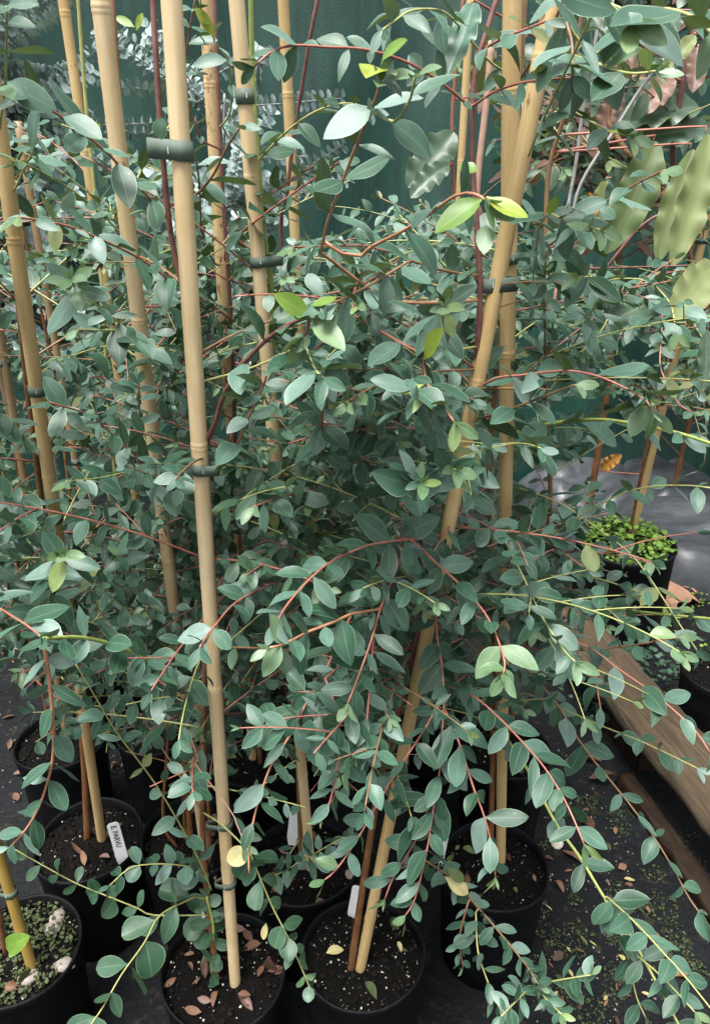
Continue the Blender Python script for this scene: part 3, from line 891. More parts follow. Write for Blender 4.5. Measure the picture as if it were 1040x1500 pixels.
LIGHT = Vector((0, -0.45, 1.0)).normalized()      # leaves turn toward the open, lit side
def leafy(br, pts, ln, sp_, tip, mat='blue', shapes=('ovate', 'ellip', 'ovate', 'lance'), start=0.0, loose=False, jit=1.0):
    acc, total = 0.0, sum((pts[i + 1] - pts[i]).length for i in range(len(pts) - 1))
    nxt, k, done = start + sp_ * rng.uniform(0.2, 0.8), rng.randrange(2), 0.0
    for i in range(len(pts) - 1):
        seg = pts[i + 1] - pts[i]
        sl = seg.length
        if sl < 1e-6: continue
        t = seg / sl
        while nxt < done + sl and nxt < total - 0.004:
            p = pts[i] + seg * ((nxt - done) / sl)
            f = nxt / total
            size = ln * (1.05 - 0.38 * f ** 2.5) * rng.uniform(0.72, 1.2)
            m = mat
            if tip in 'yw' and f > 0.86: m = 'young' if rng.random() < 0.5 else mat
            if rng.random() < 0.012: m = 'olive'
            ref = LIGHT - t * LIGHT.dot(t)
            ref = ref.normalized() if ref.length > 0.05 else t.orthogonal().normalized()
            sd = t.cross(ref).normalized()
            phi = (0 if k % 2 == 0 else R(62)) + rng.gauss(0, R(16)) * jit
            for sgn in (1, -1):
                if rng.random() < 0.05: continue
                fw = rng.uniform(0.25, 0.95)
                d = sd * (sgn * math.cos(phi)) + ref * (sgn * math.sin(phi) * 0.8) + t * fw
                d = d.normalized() + Vector((0, 0, -0.18)) + Vector((rng.gauss(0, .12), rng.gauss(0, .12), rng.gauss(0, .12))) * jit
                n = LIGHT + Vector((rng.gauss(0, .58), rng.gauss(0, .5), rng.gauss(0, .35))) * jit + ref * 0.3
                place_leaf(br, p, d.normalized(), n, size * rng.uniform(0.9, 1.08), rng.choice(shapes), m, loose)
            nxt += sp_ * rng.uniform(0.8, 1.2) * (1.1 - 0.35 * f)
            k += 1
        done += sl
    end, tt = pts[-1], (pts[-1] - pts[-2]).normalized()
    if tip == 'b': return
    px, py, dep = proj(end)
    if loose and blocks_cane(px, py, dep, 12): return
    if tip == 'w':           # rosette seen from its end
        for a in range(6):
            an = a * 2.4 + rng.gauss(0, .35)
            o1 = tt.orthogonal().normalized(); o2 = tt.cross(o1)
            out = o1 * math.cos(an) + o2 * math.sin(an)
            sz = ln * (1.0 - 0.10 * a) * rng.uniform(.8, 1.15)
            place_leaf(br, end - tt * 0.004 * (7 - a), out + tt * (0.25 + 0.12 * a) + Vector((rng.gauss(0, .25), rng.gauss(0, .25), rng.gauss(0, .25))), tt + out * -0.3 + Vector((rng.gauss(0, .35), 0, rng.gauss(0, .35))), sz, rng.choice(('ovate', 'ellip')), 'blue' if a < 3 else rng.choice(('blue', 'young')), False)
    m = {'y': 'young', 'w': 'young', 'n': rng.choice((mat, mat, mat, 'young'))}[tip]
    for a in range(2 if tip == 'n' else 4):
        o1 = tt.orthogonal().normalized(); o2 = tt.cross(o1)
        an = a * 1.57 + 0.4
        out = o1 * math.cos(an) + o2 * math.sin(an)
        place_leaf(br, end, tt + out * (0.75 if a < 2 else 0.4), out * -1 + tt * 0.5 + LIGHT * 0.4, ln * (0.55 if a < 2 else 0.34), 'ellip' if a < 2 else 'lance', m, False)

def add_branch(plant, pts3, style, ln, tip='n', sp_=None, mat='blue', shapes=('ovate', 'ellip', 'ovate', 'obov'), connect=True, loose=False, start=0.0, sub=True):
    pl = PLANTS[plant]
    ln *= 1.12
    m, r0, r1 = STEM[style]
    fine = catmull(pts3, 0.012)
    full = fine
    if connect:
        q = pl.near_trunk(fine[0])
        near = min(((x - fine[0]).length for b_ in pl.branches for x in b_.pts), default=9)
        if near < 0.045 and near < (q - fine[0]).length:
            _, b_, ix = min((((x - fine[0]).length, b_, ix) for b_ in pl.branches for ix, x in enumerate(b_.pts)), key=lambda e: e[0])
            q = b_.pts[ix].copy()
            b_.keep = max(b_.keep, ix)
        dist = (q - fine[0]).length
        if dist > 0.004:
            t = (fine[1] - fine[0]).normalized()
            con = catmull([q, q.lerp(fine[0], 0.55) + UP * (-0.06 * dist) - t * (0.12 * dist), fine[0]], 0.02)[:-1]
            full = con + fine
    br = Branch(full, r0, r1, m)
    sp_ = sp_ or ln * 0.92
    leafy(br, fine, ln, sp_, tip, mat, shapes, start=start, loose=loose)
    if full is not fine:
        leafy(br, con, ln, ln * 1.1, 'b', mat, shapes, loose=True)
    pl.branches.append(br)
    return br, fine

TRACED = """
A red .85 .62 36 n|1 735,950 640,850 520,720 440,640 250,495 95,410
B red .92 .68 36 n|4 760,120 680,60 590,0 1 480,1060 330,995 210,965 80,945
L yel .66 .56 40 n|1 0,560 25,350 30,200 30,30
G yel .92 .8 30 n|1 95,760 150,640 165,540
C red 1.1 1.0 28 n|1 795,370 820,180 850,0
C brn 1.1 .95 36 n|1 875,1000 865,760 820,580
A brn .88 .8 36 n|1 875,830 930,760 985,650 1040,560
C yel 1.1 1.0 30 y|1 1000,270 945,190 870,40
J red .93 .80 34 n|2 1015,460 920,380 820,310 720,260 560,215 400,205 245,198 150,230 85,290
D yel 1.04 .85 34 n|2 100,700 215,580 340,490 470,450 585,470
J org .80 .62 46 y|2 370,1100 400,970 440,860 500,700 560,550 610,430 630,360
J yel .68 .62 36 n|2 600,480 690,530 760,430 780,340
D red 1.05 .85 36 n|2 0,1030 130,930 310,800 460,700
C red 1.1 .95 34 n|2 0,960 220,800 340,720
I yel 1.0 .78 36 n|2 1000,150 960,100 890,45 770,45 700,85 640,130
J org .78 .64 46 y|2 550,1114 600,1070 720,1010 830,940 960,850 1040,845 3 60,870
D red 1.0 .85 34 n|2 740,1110 620,1085 550,1070 250,1075
J red .92 .8 34 n|3 10,460 100,400 220,360 340,345 430,340
J red .94 .8 38 n|3 50,215 150,160 230,130 330,90
I brn .86 .72 46 n|3 430,-60 405,50 435,170 440,250 440,330
I yel .62 .54 42 n|3 560,-10 650,60 700,95
I yel .60 .50 44 n|3 780,60 850,40 970,75 1040,140
I yel .8 .72 38 y|3 550,230 650,150 720,90
I yel .8 .68 38 y|3 440,240 530,270 640,310 720,320 800,310
I yel .85 .75 38 y|3 440,420 460,490 540,540 600,570 690,590
R red 1.1 .82 38 n|3 470,950 580,880 720,800 840,740
R yel .9 .75 38 y|3 290,1000 340,930 430,975 560,1000
R red 1.0 .85 34 n|3 280,1114 400,1020 480,950
B yel 1.0 .70 40 w|4 690,470 550,320 430,220 340,150 310,100
B yel .85 .78 34 n|4 550,325 350,320
B red .98 .72 38 n|4 800,1085 650,930 560,840 450,740 390,690 210,635
G grn 1.06 .8 36 n|4 140,825 70,750 0,690 -120,590
G brn 1.08 .95 36 n|4 195,850 250,770 290,700 340,560
A dkr .865 .70 48 y|4 890,830 940,720 970,620 1040,490 5 50,450 130,370 230,300 320,270 300,350
B yel .98 .8 36 n|4 830,890 700,905 640,900
B yel .98 .78 38 n|4 620,925 440,965 290,980
B red 1.04 .9 32 n|4 650,960 630,850 610,700 605,560
G yel 1.07 .75 34 n|4 180,1105 0,1070 -100,1040
J brn .85 .7 40 n|5 760,20 670,75 550,145 450,195 380,210
J red .82 .62 42 y|5 510,255 620,320 720,380 800,430 835,560 890,640 950,720
D dkr 1.02 .78 38 n|5 440,880 520,790 590,690 650,590 700,540
D red 1.0 .75 42 n|5 280,1060 340,860 430,750 500,650 600,530 700,460
D red .98 .75 40 n|5 400,1010 300,1030 200,1050 80,1090
A red .86 .72 38 n|5 0,840 60,700 120,570 140,500
J yel .85 .66 40 w|5 690,880 850,905 960,930
J yel .78 .66 38 w|5 700,1040 760,1000 815,985
D brn .85 .66 40 n|5 375,860 375,760 380,650 390,530 400,450
J yel .80 .68 38 w|5 850,330 870,270 910,220
A yel .82 .64 44 n|5 300,380 340,480 380,530
J red .91 .72 46 w|6 20,575 120,530 210,520 330,505 430,500 540,520 650,565 760,630 790,680
J brn .92 .78 42 n|6 20,715 200,655 370,590 450,560
I grn 1.09 .72 48 n|6 90,830 200,770 320,735 420,720 550,712 680,725 800,750 900,770 1040,815 1150,850
I yel 1.1 .8 42 n|6 180,1000 350,1060 9 450,0 560,80 690,180 770,280 830,370 900,480 980,600
I yel 1.09 .78 40 n|9 120,310 220,210 360,95 500,0 6 570,1075 700,1020 830,1000 960,1000 1040,1010
R brn 1.25 .95 34 w|6 325,600 320,300 320,60
R yel 1.15 .85 42 w|6 390,470 480,320 545,190 530,100 465,90
R red 1.25 1.1 30 y|6 830,200 830,290 820,450 830,510 900,640 960,680
R yel 1.15 .92 42 n|6 560,120 640,100 760,110 860,200 890,330
R yel 1.2 1.0 36 n|6 600,260 560,330 470,420
A grn .865 .62 42 n|7 840,735 740,710 640,650 540,595 430,560 330,545 190,550
A org .62 .63 36 n|7 190,552 215,720 230,870 235,1000 225,1110 10 180,150 120,260 45,345
L red .72 .63 42 n|7 -80,370 0,420 100,480 185,545
A yel .87 .74 34 n|10 920,530 890,450 820,310 710,120 7 625,1110 510,960 420,810 330,660
B red 1.08 .85 34 n|7 840,600 740,510 650,410 590,310 530,190
B yel 1.09 .85 34 n|7 840,665 700,570 600,480 500,380 360,260
G yel .98 .70 42 w|7 200,420 240,300 280,185
G yel 1.1 .8 34 n|7 200,100 80,60 0,40 -90,20
G yel 1.1 .8 34 n|7 220,330 100,310 0,310 -80,315
B yel 1.1 .9 32 n|7 790,810 440,800 250,850
B yel 1.1 .9 34 n|7 840,745 640,745 480,735
J red .88 .62 40 n|8 850,110 660,130 550,155 420,215 320,295 220,410 180,480
D red 1.0 .64 38 n|8 470,215 250,275 130,325 0,395 7 940,490 900,540 870,590
J org .88 .66 42 n|8 760,150 720,190 640,260 590,330 510,440 440,580 380,720 310,830 260,930 190,1050 11 150,0 90,180 60,350 60,460
J org .70 .60 36 y|8 500,445 400,490 320,520 210,575 150,590
J red .84 .66 38 y|8 720,190 680,300 630,420 590,560 540,700 490,830
J red .76 .66 36 y|8 600,560 590,680 580,800 565,950 525,1060
J red .72 .64 36 y|8 390,725 430,830 450,950 445,1100 11 410,150 380,210
J red .87 .62 44 y|8 700,110 775,130 870,220 960,300 9 0,370 60,440 110,540 145,650 140,700
J red .88 .62 42 y|8 850,740 930,760 1040,805 9 130,905 240,1020 12 320,0 390,110 440,210 490,330
J red .89 .66 40 n|8 870,450 880,570 900,690 905,860 895,1000 11 890,0 860,180 830,370 780,570 740,640
J red .80 .66 38 y|8 890,830 800,980 720,1100 11 620,150 530,310 440,440 390,485
J red .80 .66 42 y|8 910,860 960,970 1000,1090 11 1040,100 12 60,220 95,370 105,470
J red .76 .68 40 y|11 870,90 790,300 690,470 650,570
I yel 1.02 .68 46 y|9 90,10 150,130 230,290 290,420 340,510 410,610 450,650
I grn 1.1 .78 40 n|9 215,410 480,405 740,435 880,450 1040,465 1150,480
I red 1.0 .72 44 n|9 40,380 210,440 400,540 530,600 650,690 780,780 900,880 980,960 1040,1050
I red .9 .8 36 n|9 540,600 700,580 900,545
I red .9 .85 30 n|9 535,620 545,750 570,900
I yel 1.08 .8 36 n|9 200,790 270,800 450,880 590,940 720,990 860,1055 980,1114
I brn 1.02 .75 40 n|9 240,685 370,830 440,950 520,1065 12 560,0 690,160 800,310 890,460 950,570 1030,680
I yel 1.08 .85 38 n|9 360,325 500,360 600,430 690,510
I yel 1.1 .9 34 n|9 270,280 500,280 740,350
I grn 1.05 .62 42 n|9 140,960 200,1060 12 240,0 320,150 380,260 480,400 570,550 690,730 820,960 900,1114 950,1200
I yel .78 .6 40 n|12 590,560 720,680 850,820 940,920 1040,1045
I yel .78 .68 36 n|12 580,570 660,740 690,870 720,1000 760,1090
I yel .72 .62 38 n|12 700,800 830,910 970,1060
J brn .90 .68 30 w|11 830,405 940,480 1040,590 12 110,700 240,860 290,940
J yel .70 .66 30 n|12 290,940 400,920 520,900
J yel .70 .62 30 n|12 280,950 330,1010 390,1070
J yel .70 .62 30 n|12 260,950 200,1010 130,1080
J yel .79 .70 30 n|12 20,630 30,800 80,950 130,1060
J brn .80 .77 24 n|11 1010,590 975,740 990,870
A yel .74 .70 30 y|11 60,360 150,580 230,740 300,900 330,970
D yel 1.05 .85 34 n|11 170,470 300,400 400,340 480,300
A yel .885 .88 34 n|10 900,640 670,640 600,610 450,550 330,500 200,430 60,350
A yel .88 .8 32 n|10 880,440 760,420 640,420 560,440 480,510
A yel .87 .62 46 n|10 850,560 700,640 630,760 530,900 450,1040 400,1114 370,1180
A grn .87 .86 30 n|10 920,900 930,700 900,560
A pnk .86 .72 36 n|10 850,-20 1000,180 1030,240 11 40,330
"""
SPARSE = {'A yel .87 .74': 2.0, 'I grn 1.05 .62': 1.7, 'I brn 1.02 .75': 1.25, 'I yel 1.08 .8': 1.25, 'I grn 1.09': 1.3, 'I grn 1.1': 1.5, 'A yel .885': 1.2}
for line in TRACED.strip().split('\n'):
    head, body = line.split('|')
    own, sty, y0, y1, ln, tip = head.split()
    pix, org = [], None
    for tok in body.split():
        if ',' in tok:
            a, b = tok.split(',')
            pix.append((org[0] + float(a) * TS, org[1] + float(b) * TS))
        else: org = TILE[int(tok)]
    y0, y1 = float(y0), float(y1)
    dist = [0]
    for i in range(1, len(pix)): dist.append(dist[-1] + math.hypot(pix[i][0] - pix[i - 1][0], pix[i][1] - pix[i - 1][1]))
    pts = [P(p[0], p[1], y0 + (y1 - y0) * (d / dist[-1]) ** 0.8) for p, d in zip(pix, dist)]
    mult = 1.0
    for k, v in SPARSE.items():
        if line.startswith(k): mult = v
    low = sum(p[1] for p in pix) / len(pix)
    mat = 'green' if (low > 1220 and own in 'AL' and rng.random() < 0.85) else 'blue'
    shp = ('round', 'obov', 'ovate') if (own == 'A' and low > 1240) else ('ovate', 'ellip', 'ellip', 'lance', 'ovate')
    if low < 480: shp = ('ovate', 'ellip', 'lance', 'ellip', 'ovate')
    if own == 'J' and low > 900: mult *= 0.78
    add_branch(own, pts, sty, float(ln) / 1000, tip, sp_=float(ln) / 1000 * 0.92 * mult, mat=mat, shapes=shp)

# ---- individually placed bright young leaves
def one_leaf(plant, bpx, tpx, Y0, Y1, shape, mat, n=Vector((0, -0.7, 0.7))):
    a, b = P(bpx[0], bpx[1], Y0), P(tpx[0], tpx[1], Y1)
    pl = PLANTS[plant]
    best, bb = 1e9, None
    for br in pl.branches:
        for q in br.pts:
            dd = (q - a).length
            if dd < best: best, bb = dd, br
    bb.leaves.append(Leaf(a, b - a, n + Vector((rng.gauss(0, .15), 0, rng.gauss(0, .15))), (b - a).length, shape, mat))
# ---- loose foliage growing from every stem
def filler(plant, n, zlo, zhi, L0, L1, ln, mats=('blue', 'blue', 'blue', 'green'), styles=('red', 'yel', 'red', 'brn', 'yel'), shapes=('ovate', 'ellip', 'lance', 'ovate', 'obov'), bias=0.55, ymax=9, subp=0.5, droop=1.0, use_mask=True):
    pl = PLANTS[plant]
    tr = [q for q in pl.trunk if zlo <= q.z <= zhi]
    if not tr: return
    made, tries = 0, 0
    while made < n and tries < n * 5:
        tries += 1
        q = rng.choice(tr)
        az = rng.uniform(0, 6.283)
        out = Vector((math.cos(az), math.sin(az) - bias, 0)).normalized()
        L = rng.uniform(L0, L1)
        d = (out + UP * rng.uniform(0.15, 0.9)).normalized()
        pts, p, st = [q.copy()], q.copy(), 0.022
        g = rng.uniform(0.6, 2.4) * droop
        wob = Vector((rng.gauss(0, .5), rng.gauss(0, .5), rng.gauss(0, .3)))
        for s in range(int(L / st)):
            p = p + d * st
            d = (d + UP * (-g * st * (0.6 + 2.0 * s * st)) + wob * st).normalized()
            pts.append(p.copy())
        if len(pts) < 4: continue
        if any(a.y < 0.50 or a.z < 0.30 for a in pts): continue
        if any(blocks_cane(*proj(a), 0) for a in pts[2:]) and rng.random() < 0.85: continue
        if use_mask:
            dn = []
            for a in pts[1:]:
                px, py, dep = proj(a)
                dn.append(density(px, py))
            m_ = sum(dn) / len(dn)
            if rng.random() > m_ * 1.15 or min(dn) < 0.05: continue
        made += 1
        sty = rng.choice(styles)
        m, r0, r1 = STEM[sty]
        br = Branch(pts, r0 * 0.9, r1 * 0.8, m)
        lf = ln * rng.uniform(0.9, 1.25)
        mt = rng.choice(mats)
        leafy(br, pts, lf, lf * 0.85, rng.choice('nnnnny'), mt, shapes, start=0.04, loose=True)
        if len(br.leaves) < 0.45 * 2 * L / (lf * 0.85): continue
        pl.branches.append(br)
        for i in range(4, len(pts) - 2, 2):       # side twigs
            if rng.random() > subp: continue
            t = (pts[i + 1] - pts[i]).normalized()
            sdv = t.cross(UP).normalized() * rng.choice((-1, 1))
            dd = (t * 0.7 + sdv + UP * rng.uniform(-.1, .5)).normalized()
            tw, a = [pts[i].copy()], pts[i].copy()
            for s in range(rng.randint(3, 6)):
                a = a + dd * 0.02
                dd = (dd + UP * -0.05 * droop).normalized()
                tw.append(a.copy())
            if min(x.y for x in tw) < 0.48: continue
            b2 = Branch(tw, r1 * 0.9, r1 * 0.6, m)
            leafy(b2, tw, lf * 0.8, lf * 0.68, rng.choice('nnnyb'), mt, shapes, start=0.0, loose=True)
            if not b2.leaves: continue
            br.keep = max(br.keep, i)
            pl.branches.append(b2)
filler('A', 26, .55, 1.45, .16, .36, .034)
filler('J', 44, .50, 1.45, .16, .40, .035)
filler('I', 34, .50, 1.5, .18, .42, .035)
filler('D', 44, .45, 1.5, .16, .40, .034)
filler('B', 44, .45, 1.5, .16, .36, .033)
filler('G', 40, .45, 1.5, .16, .36, .033)
filler('L', 16, .5, 1.5, .15, .36, .034)
filler('C', 44, .4, 1.55, .16, .38, .032)
filler('E', 44, .4, 1.5, .18, .42, .032)
filler('F', 36, .4, 1.5, .18, .40, .030)
filler('N', 24, .4, 1.5, .2, .42, .030)
filler('O', 18, .6, 1.5, .18, .38, .030)
filler('Q', 20, .7, 1.6, .2, .42, .030)
filler('K', 44, .4, 1.5, .18, .42, .032)
filler('R', 36, .4, 1.5, .16, .38, .033)
filler('M', 14, .75, 1.6, .15, .35, .034, mats=('green', 'dark'))
filler('P', 12, .7, 1.6, .2, .42, .045, mats=('green', 'dark', 'blue'), shapes=('ellip', 'lance'))

# thin basal stems rising beside the canes
for own_, pxs, Y_, r_ in (('B', [(262, 1238), (245, 1222), (239, 1185), (243, 1130), (252, 1000)], 1.14, .0034), ('B', [(271, 1240), (270, 1190), (266, 1120), (262, 980)], 1.16, .003),
                          ('B', [(308, 1262), (306, 1190), (300, 1100), (290, 980)], 1.10, .004)):
    pts_ = catmull([P(a_, b_, Y_) for a_, b_ in pxs], .02)
    pts_[0].z = POTS[own_][2] - .01
    bb_ = Branch(pts_, r_, r_ * .8, 'bark')
    bb_.keep = len(pts_) - 1
    PLANTS[own_].branches.append(bb_)
# single bright young leaves
for args in (
    ('J', (557, 96), (585, 50), .62, .60, 'ellip', 'lime'), ('J', (557, 100), (534, 103), .62, .60, 'round', 'lime'), ('J', (560, 105), (582, 110), .62, .6, 'ovate', 'young'), ('J', (562, 115), (590, 142), .62, .61, 'ovate', 'blue'),
    ('J', (712, 288), (770, 325), .64, .62, 'ellip', 'lime'), ('J', (706, 292), (640, 328), .64, .62, 'ellip', 'lime'), ('J', (700, 250), (672, 245), .66, .66, 'round', 'lime'), ('J', (712, 330), (709, 366), .64, .62, 'ovate', 'young'),
    ('A', (456, 465), (406, 432), .70, .68, 'ovate', 'lime'), ('A', (459, 468), (508, 512), .70, .67, 'ovate', 'young'), ('A', (455, 447), (495, 440), .70, .69, 'ellip', 'lime'), ('A', (452, 490), (430, 512), .70, .69, 'round', 'young'),
    ('J', (620, 528), (643, 480), .68, .66, 'ellip', 'lime'), ('J', (624, 560), (588, 574), .66, .65, 'lance', 'lime'), ('J', (627, 570), (604, 606), .66, .64, 'lance', 'young'), ('J', (629, 562), (643, 604), .66, .64, 'lance', 'young'),
    ('R', (804, 315), (812, 285), .78, .77, 'ovate', 'lime'), ('R', (828, 328), (870, 333), .78, .76, 'ellip', 'young'), ('I', (884, 100), (932, 72), .74, .72, 'ellip', 'young'), ('I', (888, 192), (928, 196), .76, .74, 'lance', 'lime'),
    ('C', (316, 55), (290, 12), 1.0, .98, 'ellip', 'lime'), ('F', (198, 40), (168, 22), 1.2, 1.2, 'ellip', 'lime'), ('F', (200, 45), (208, 18), 1.2, 1.2, 'ellip', 'lime'), ('F', (143, 178), (140, 195), 1.2, 1.2, 'round', 'lime'),
    ('L', (0, 128), (22, 145), .6, .58, 'ovate', 'young'), ('A', (365, 1245), (333, 1262), .73, .72, 'round', 'straw'), ('A', (390, 1352), (385, 1378), .74, .73, 'ellip', 'straw'), ('A', (393, 1400), (399, 1432), .74, .74, 'ellip', 'brown'),
    ('L', (33, 1377), (8, 1395), .8, .79, 'ovate', 'young'), ('L', (28, 1385), (15, 1403), .8, .79, 'ovate', 'young'), ('L', (10, 1388), (33, 1378), .8, .78, 'ovate', 'lime'),
    ('A', (236, 930), (310, 935), .68, .66, 'ovate', 'blue') if False else ('B', (310, 922), (268, 952), .70, .68, 'ovate', 'blue'),
    ('J', (652, 1285), (690, 1312), .80, .79, 'ellip', 'straw'), ('J', (655, 1270), (682, 1295), .80, .79, 'ellip', 'olive'),
    ('I', (1008, 45), (1050, 35), .5, .47, 'round', 'blue'), ('I', (904, 30), (940, 32), .54, .53, 'round', 'blue'), ('A', (237, 205), (237, 172), .80, .80, 'round', 'green')):
    one_leaf(*args)

# ---- silver round-leaved shrubs far behind
def silver_shrub(key, x, y, h, label, n, lab_pot=None):
    PLANTS[key] = Plant(key, label, None, [Vector((x, y, 0)), Vector((x + .02, y, h * .4)), Vector((x - .03, y - .02, h * .75)), Vector((x, y, h))], 'pale', .012, .004,
                        cat='shrub', group='silver shrubs before the netting', name='silver_shrub')
    pl = PLANTS[key]
    for k in range(n):
        q = rng.choice([t for t in pl.trunk if t.z > h * 0.5])
        az = rng.uniform(0, 6.283)
        out = Vector((math.cos(az), math.sin(az) - 0.4, 0)).normalized()
        d = (out + UP * rng.uniform(-0.1, 0.8)).normalized()
        p, pts = q.copy(), [q.copy()]
        for s in range(rng.randint(10, 19)):
            p = p + d * 0.028
            d = (d + UP * rng.uniform(-.05, .06)).normalized()
            pts.append(p.copy())
        br = Branch(pts, .003, .0012, 'pale')
        for i in range(3, len(pts)):
            t = (pts[i] - pts[i - 1]).normalized()
            for hh in (0, 0.5):
                b = pts[i - 1].lerp(pts[i], hh)
                o1 = t.orthogonal().normalized(); o2 = t.cross(o1)
                a0 = (i * 2 + hh * 2) * 1.57 / 1 + rng.gauss(0, .2)
                for sg in (0, math.pi):
                    out2 = o1 * math.cos(a0 + sg) + o2 * math.sin(a0 + sg)
                    br.leaves.append(Leaf(b, out2 + t * 0.15, t * 0.8 + UP * .3, rng.uniform(.026, .038), 'round', 'silver'))
        pl.branches.append(br)
silver_shrub('S', -1.15, 2.65, 1.95, 'silver-blue shrub with small round leaves, the fullest before the netting', 150)
silver_shrub('T', -0.42, 2.75, 1.75, 'silver-blue round-leaved shrub behind the slim canes', 70)
silver_shrub('V', -1.95, 2.75, 1.9, 'silver-blue shrub in the far corner of the netting', 60)
PLANTS['U'] = Plant('U', 'dark green broad-leaved shrub filling the shade before the netting, behind the wavy-leaved plant', None, [Vector((0.78, 2.35, 0)), Vector((0.8, 2.33, .8)), Vector((0.78, 2.35, 1.5)), Vector((0.8, 2.35, 2.1))], 'bark', .014, .005, cat='shrub', group='shrubs before the netting', name='dark_shrub')
for k_ in ('S', 'T', 'V'): PLANTS[k_].group = 'shrubs before the netting'
filler('U', 60, 1.25, 2.1, .3, .6, .075, mats=('dark', 'dark', 'green', 'dark', 'pink'), styles=('brn', 'dkr'), shapes=('ellip', 'lance', 'ovate'), use_mask=False, subp=.35)
for k_, x_, y_, lb_ in (('W', 1.5, 3.28, 'dark green shrub behind the grey sacks'), ('X', -1.5, 2.62, 'dark green shrub in the shade behind the dull canes')):
    PLANTS[k_] = Plant(k_, lb_, None, [Vector((x_, y_, 0)), Vector((x_ + .02, y_, .6)), Vector((x_, y_ - .02, 1.1)), Vector((x_ + .01, y_, 1.5))], 'bark', .014, .005, cat='shrub', group='shrubs before the netting', name='dark_shrub')
    filler(k_, 60, .3, 1.5, .25, .6, .065, mats=('dark', 'dark', 'green'), styles=('brn', 'dkr'), shapes=('ellip', 'lance', 'ovate'), use_mask=False, subp=.4)
# two silver sprays standing out against the net
for pxs, Y in (([(330, 190), (365, 158), (410, 152), (500, 144)], 2.3), ([(300, 120), (360, 85), (395, 82)], 2.4)):
    pts = catmull([P(a, b, Y) for a, b in pxs], 0.02)
    q = PLANTS['T'].near_trunk(pts[0])
    br = Branch(catmull([q, q.lerp(pts[0], .5), pts[0]], .03)[:-1] + pts, .003, .0012, 'pale')
    for i in range(1, len(pts)):
        t = (pts[i] - pts[i - 1]).normalized()
        for sg in (1, -1):
            br.leaves.append(Leaf(pts[i], UP * sg + t * .2, t + Vector((0, -.7, 0)), .026, 'round', 'silver'))
    PLANTS['T'].branches.append(br)

# ---- the large wavy leaves at the right
def wavy_leaf(ln, wr, seed):
    r = random.Random(seed)
    NR, NC = 30, 7
    vs, uv, fs = [], [], []
    ph, bend = r.uniform(0, 6), r.uniform(0.05, 0.22)
    for i in range(NR + 1):
        t = i / NR
        w = wr / 2 * (t ** 0.6 * (1 - t) ** 0.62) / 0.44
        w = max(w, 0.006)
        for j in range(NC):
            k = -1 + 2 * j / (NC - 1)
            edge = abs(k) ** 3
            y = k * w * (1 + 0.05 * math.sin(t * 26 + ph) * edge)
            z = abs(k) * w * 0.35 - bend * t * t + edge * w * 0.32 * math.sin(t * 27 + ph + (1.4 if k > 0 else 0)) * math.sin(math.pi * t)
            vs.append((ln * (t + 0.05), ln * (y + 0.03 * math.sin(t * 3 + ph)), ln * z))
            uv.append((j / (NC - 1), t))
    b = len(vs)
    for i in range(NR):
        for j in range(NC - 1):
            a = i * NC + j
            fs.append((a, a + NC, a + NC + 1, a + 1))
    return vs, uv, fs
BIG = []
for args in ((959, 198, 902, 353, 1.32, 1.25, .36, 'olive'), (1034, 185, 998, 378, 1.25, 1.16, .27, 'olive'), (1012, 210, 972, 372, 1.28, 1.22, .26, 'olive'),
             (1030, 158, 918, 168, 1.5, 1.42, .40, 'dark'), (1042, 182, 940, 196, 1.5, 1.42, .36, 'dark'), (948, 118, 912, 92, 1.5, 1.45, .6, 'pink'),
             (986, 112, 945, 152, 1.48, 1.42, .5, 'pink'), (1022, 66, 1014, 128, 1.4, 1.35, .4, 'pink'), (1018, 48, 978, 100, 1.35, 1.3, .3, 'olive'),
             (666, 188, 602, 268, 1.55, 1.5, .52, 'dark'), (674, 72, 630, 122, 1.5, 1.45, .45, 'olive'), (660, 240, 606, 280, 1.5, 1.45, .45, 'dark'),
             (1058, 388, 988, 455, 1.05, .95, .36, 'olive'), (992, 432, 902, 462, 1.3, 1.2, .42, 'dark'), (888, 260, 868, 348, 1.5, 1.45, .42, 'olive'),
             (872, 285, 850, 320, 1.5, 1.46, .6, 'orange'), (693, 0, 657, 88, 1.0, .92, .30, 'blue'), (1036, 478, 1028, 578, 1.3, 1.25, .3, 'dark'),
             (930, 60, 905, 20, 1.5, 1.5, .5, 'pink'), (925, 250, 890, 300, 1.5, 1.45, .45, 'dark'), (1000, 20, 960, 60, 1.5, 1.45, .4, 'dark'),
             (870, 100, 840, 150, 1.6, 1.55, .5, 'dark'), (905, 130, 880, 190, 1.6, 1.55, .45, 'pink'), (860, 10, 890, 60, 1.6, 1.55, .4, 'dark'),
             (1040, 250, 1020, 330, 1.4, 1.36, .4, 'dark'), (700, 140, 712, 60, 1.6, 1.55, .45, 'olive'), (1000, 300, 1040, 330, 1.4, 1.4, .45, 'dark'),
             (880, 690, 905, 668, 2.2, 2.15, .45, 'orange'), (960, 440, 1010, 400, 1.4, 1.35, .3, 'dark')):
    BIG.append(args)

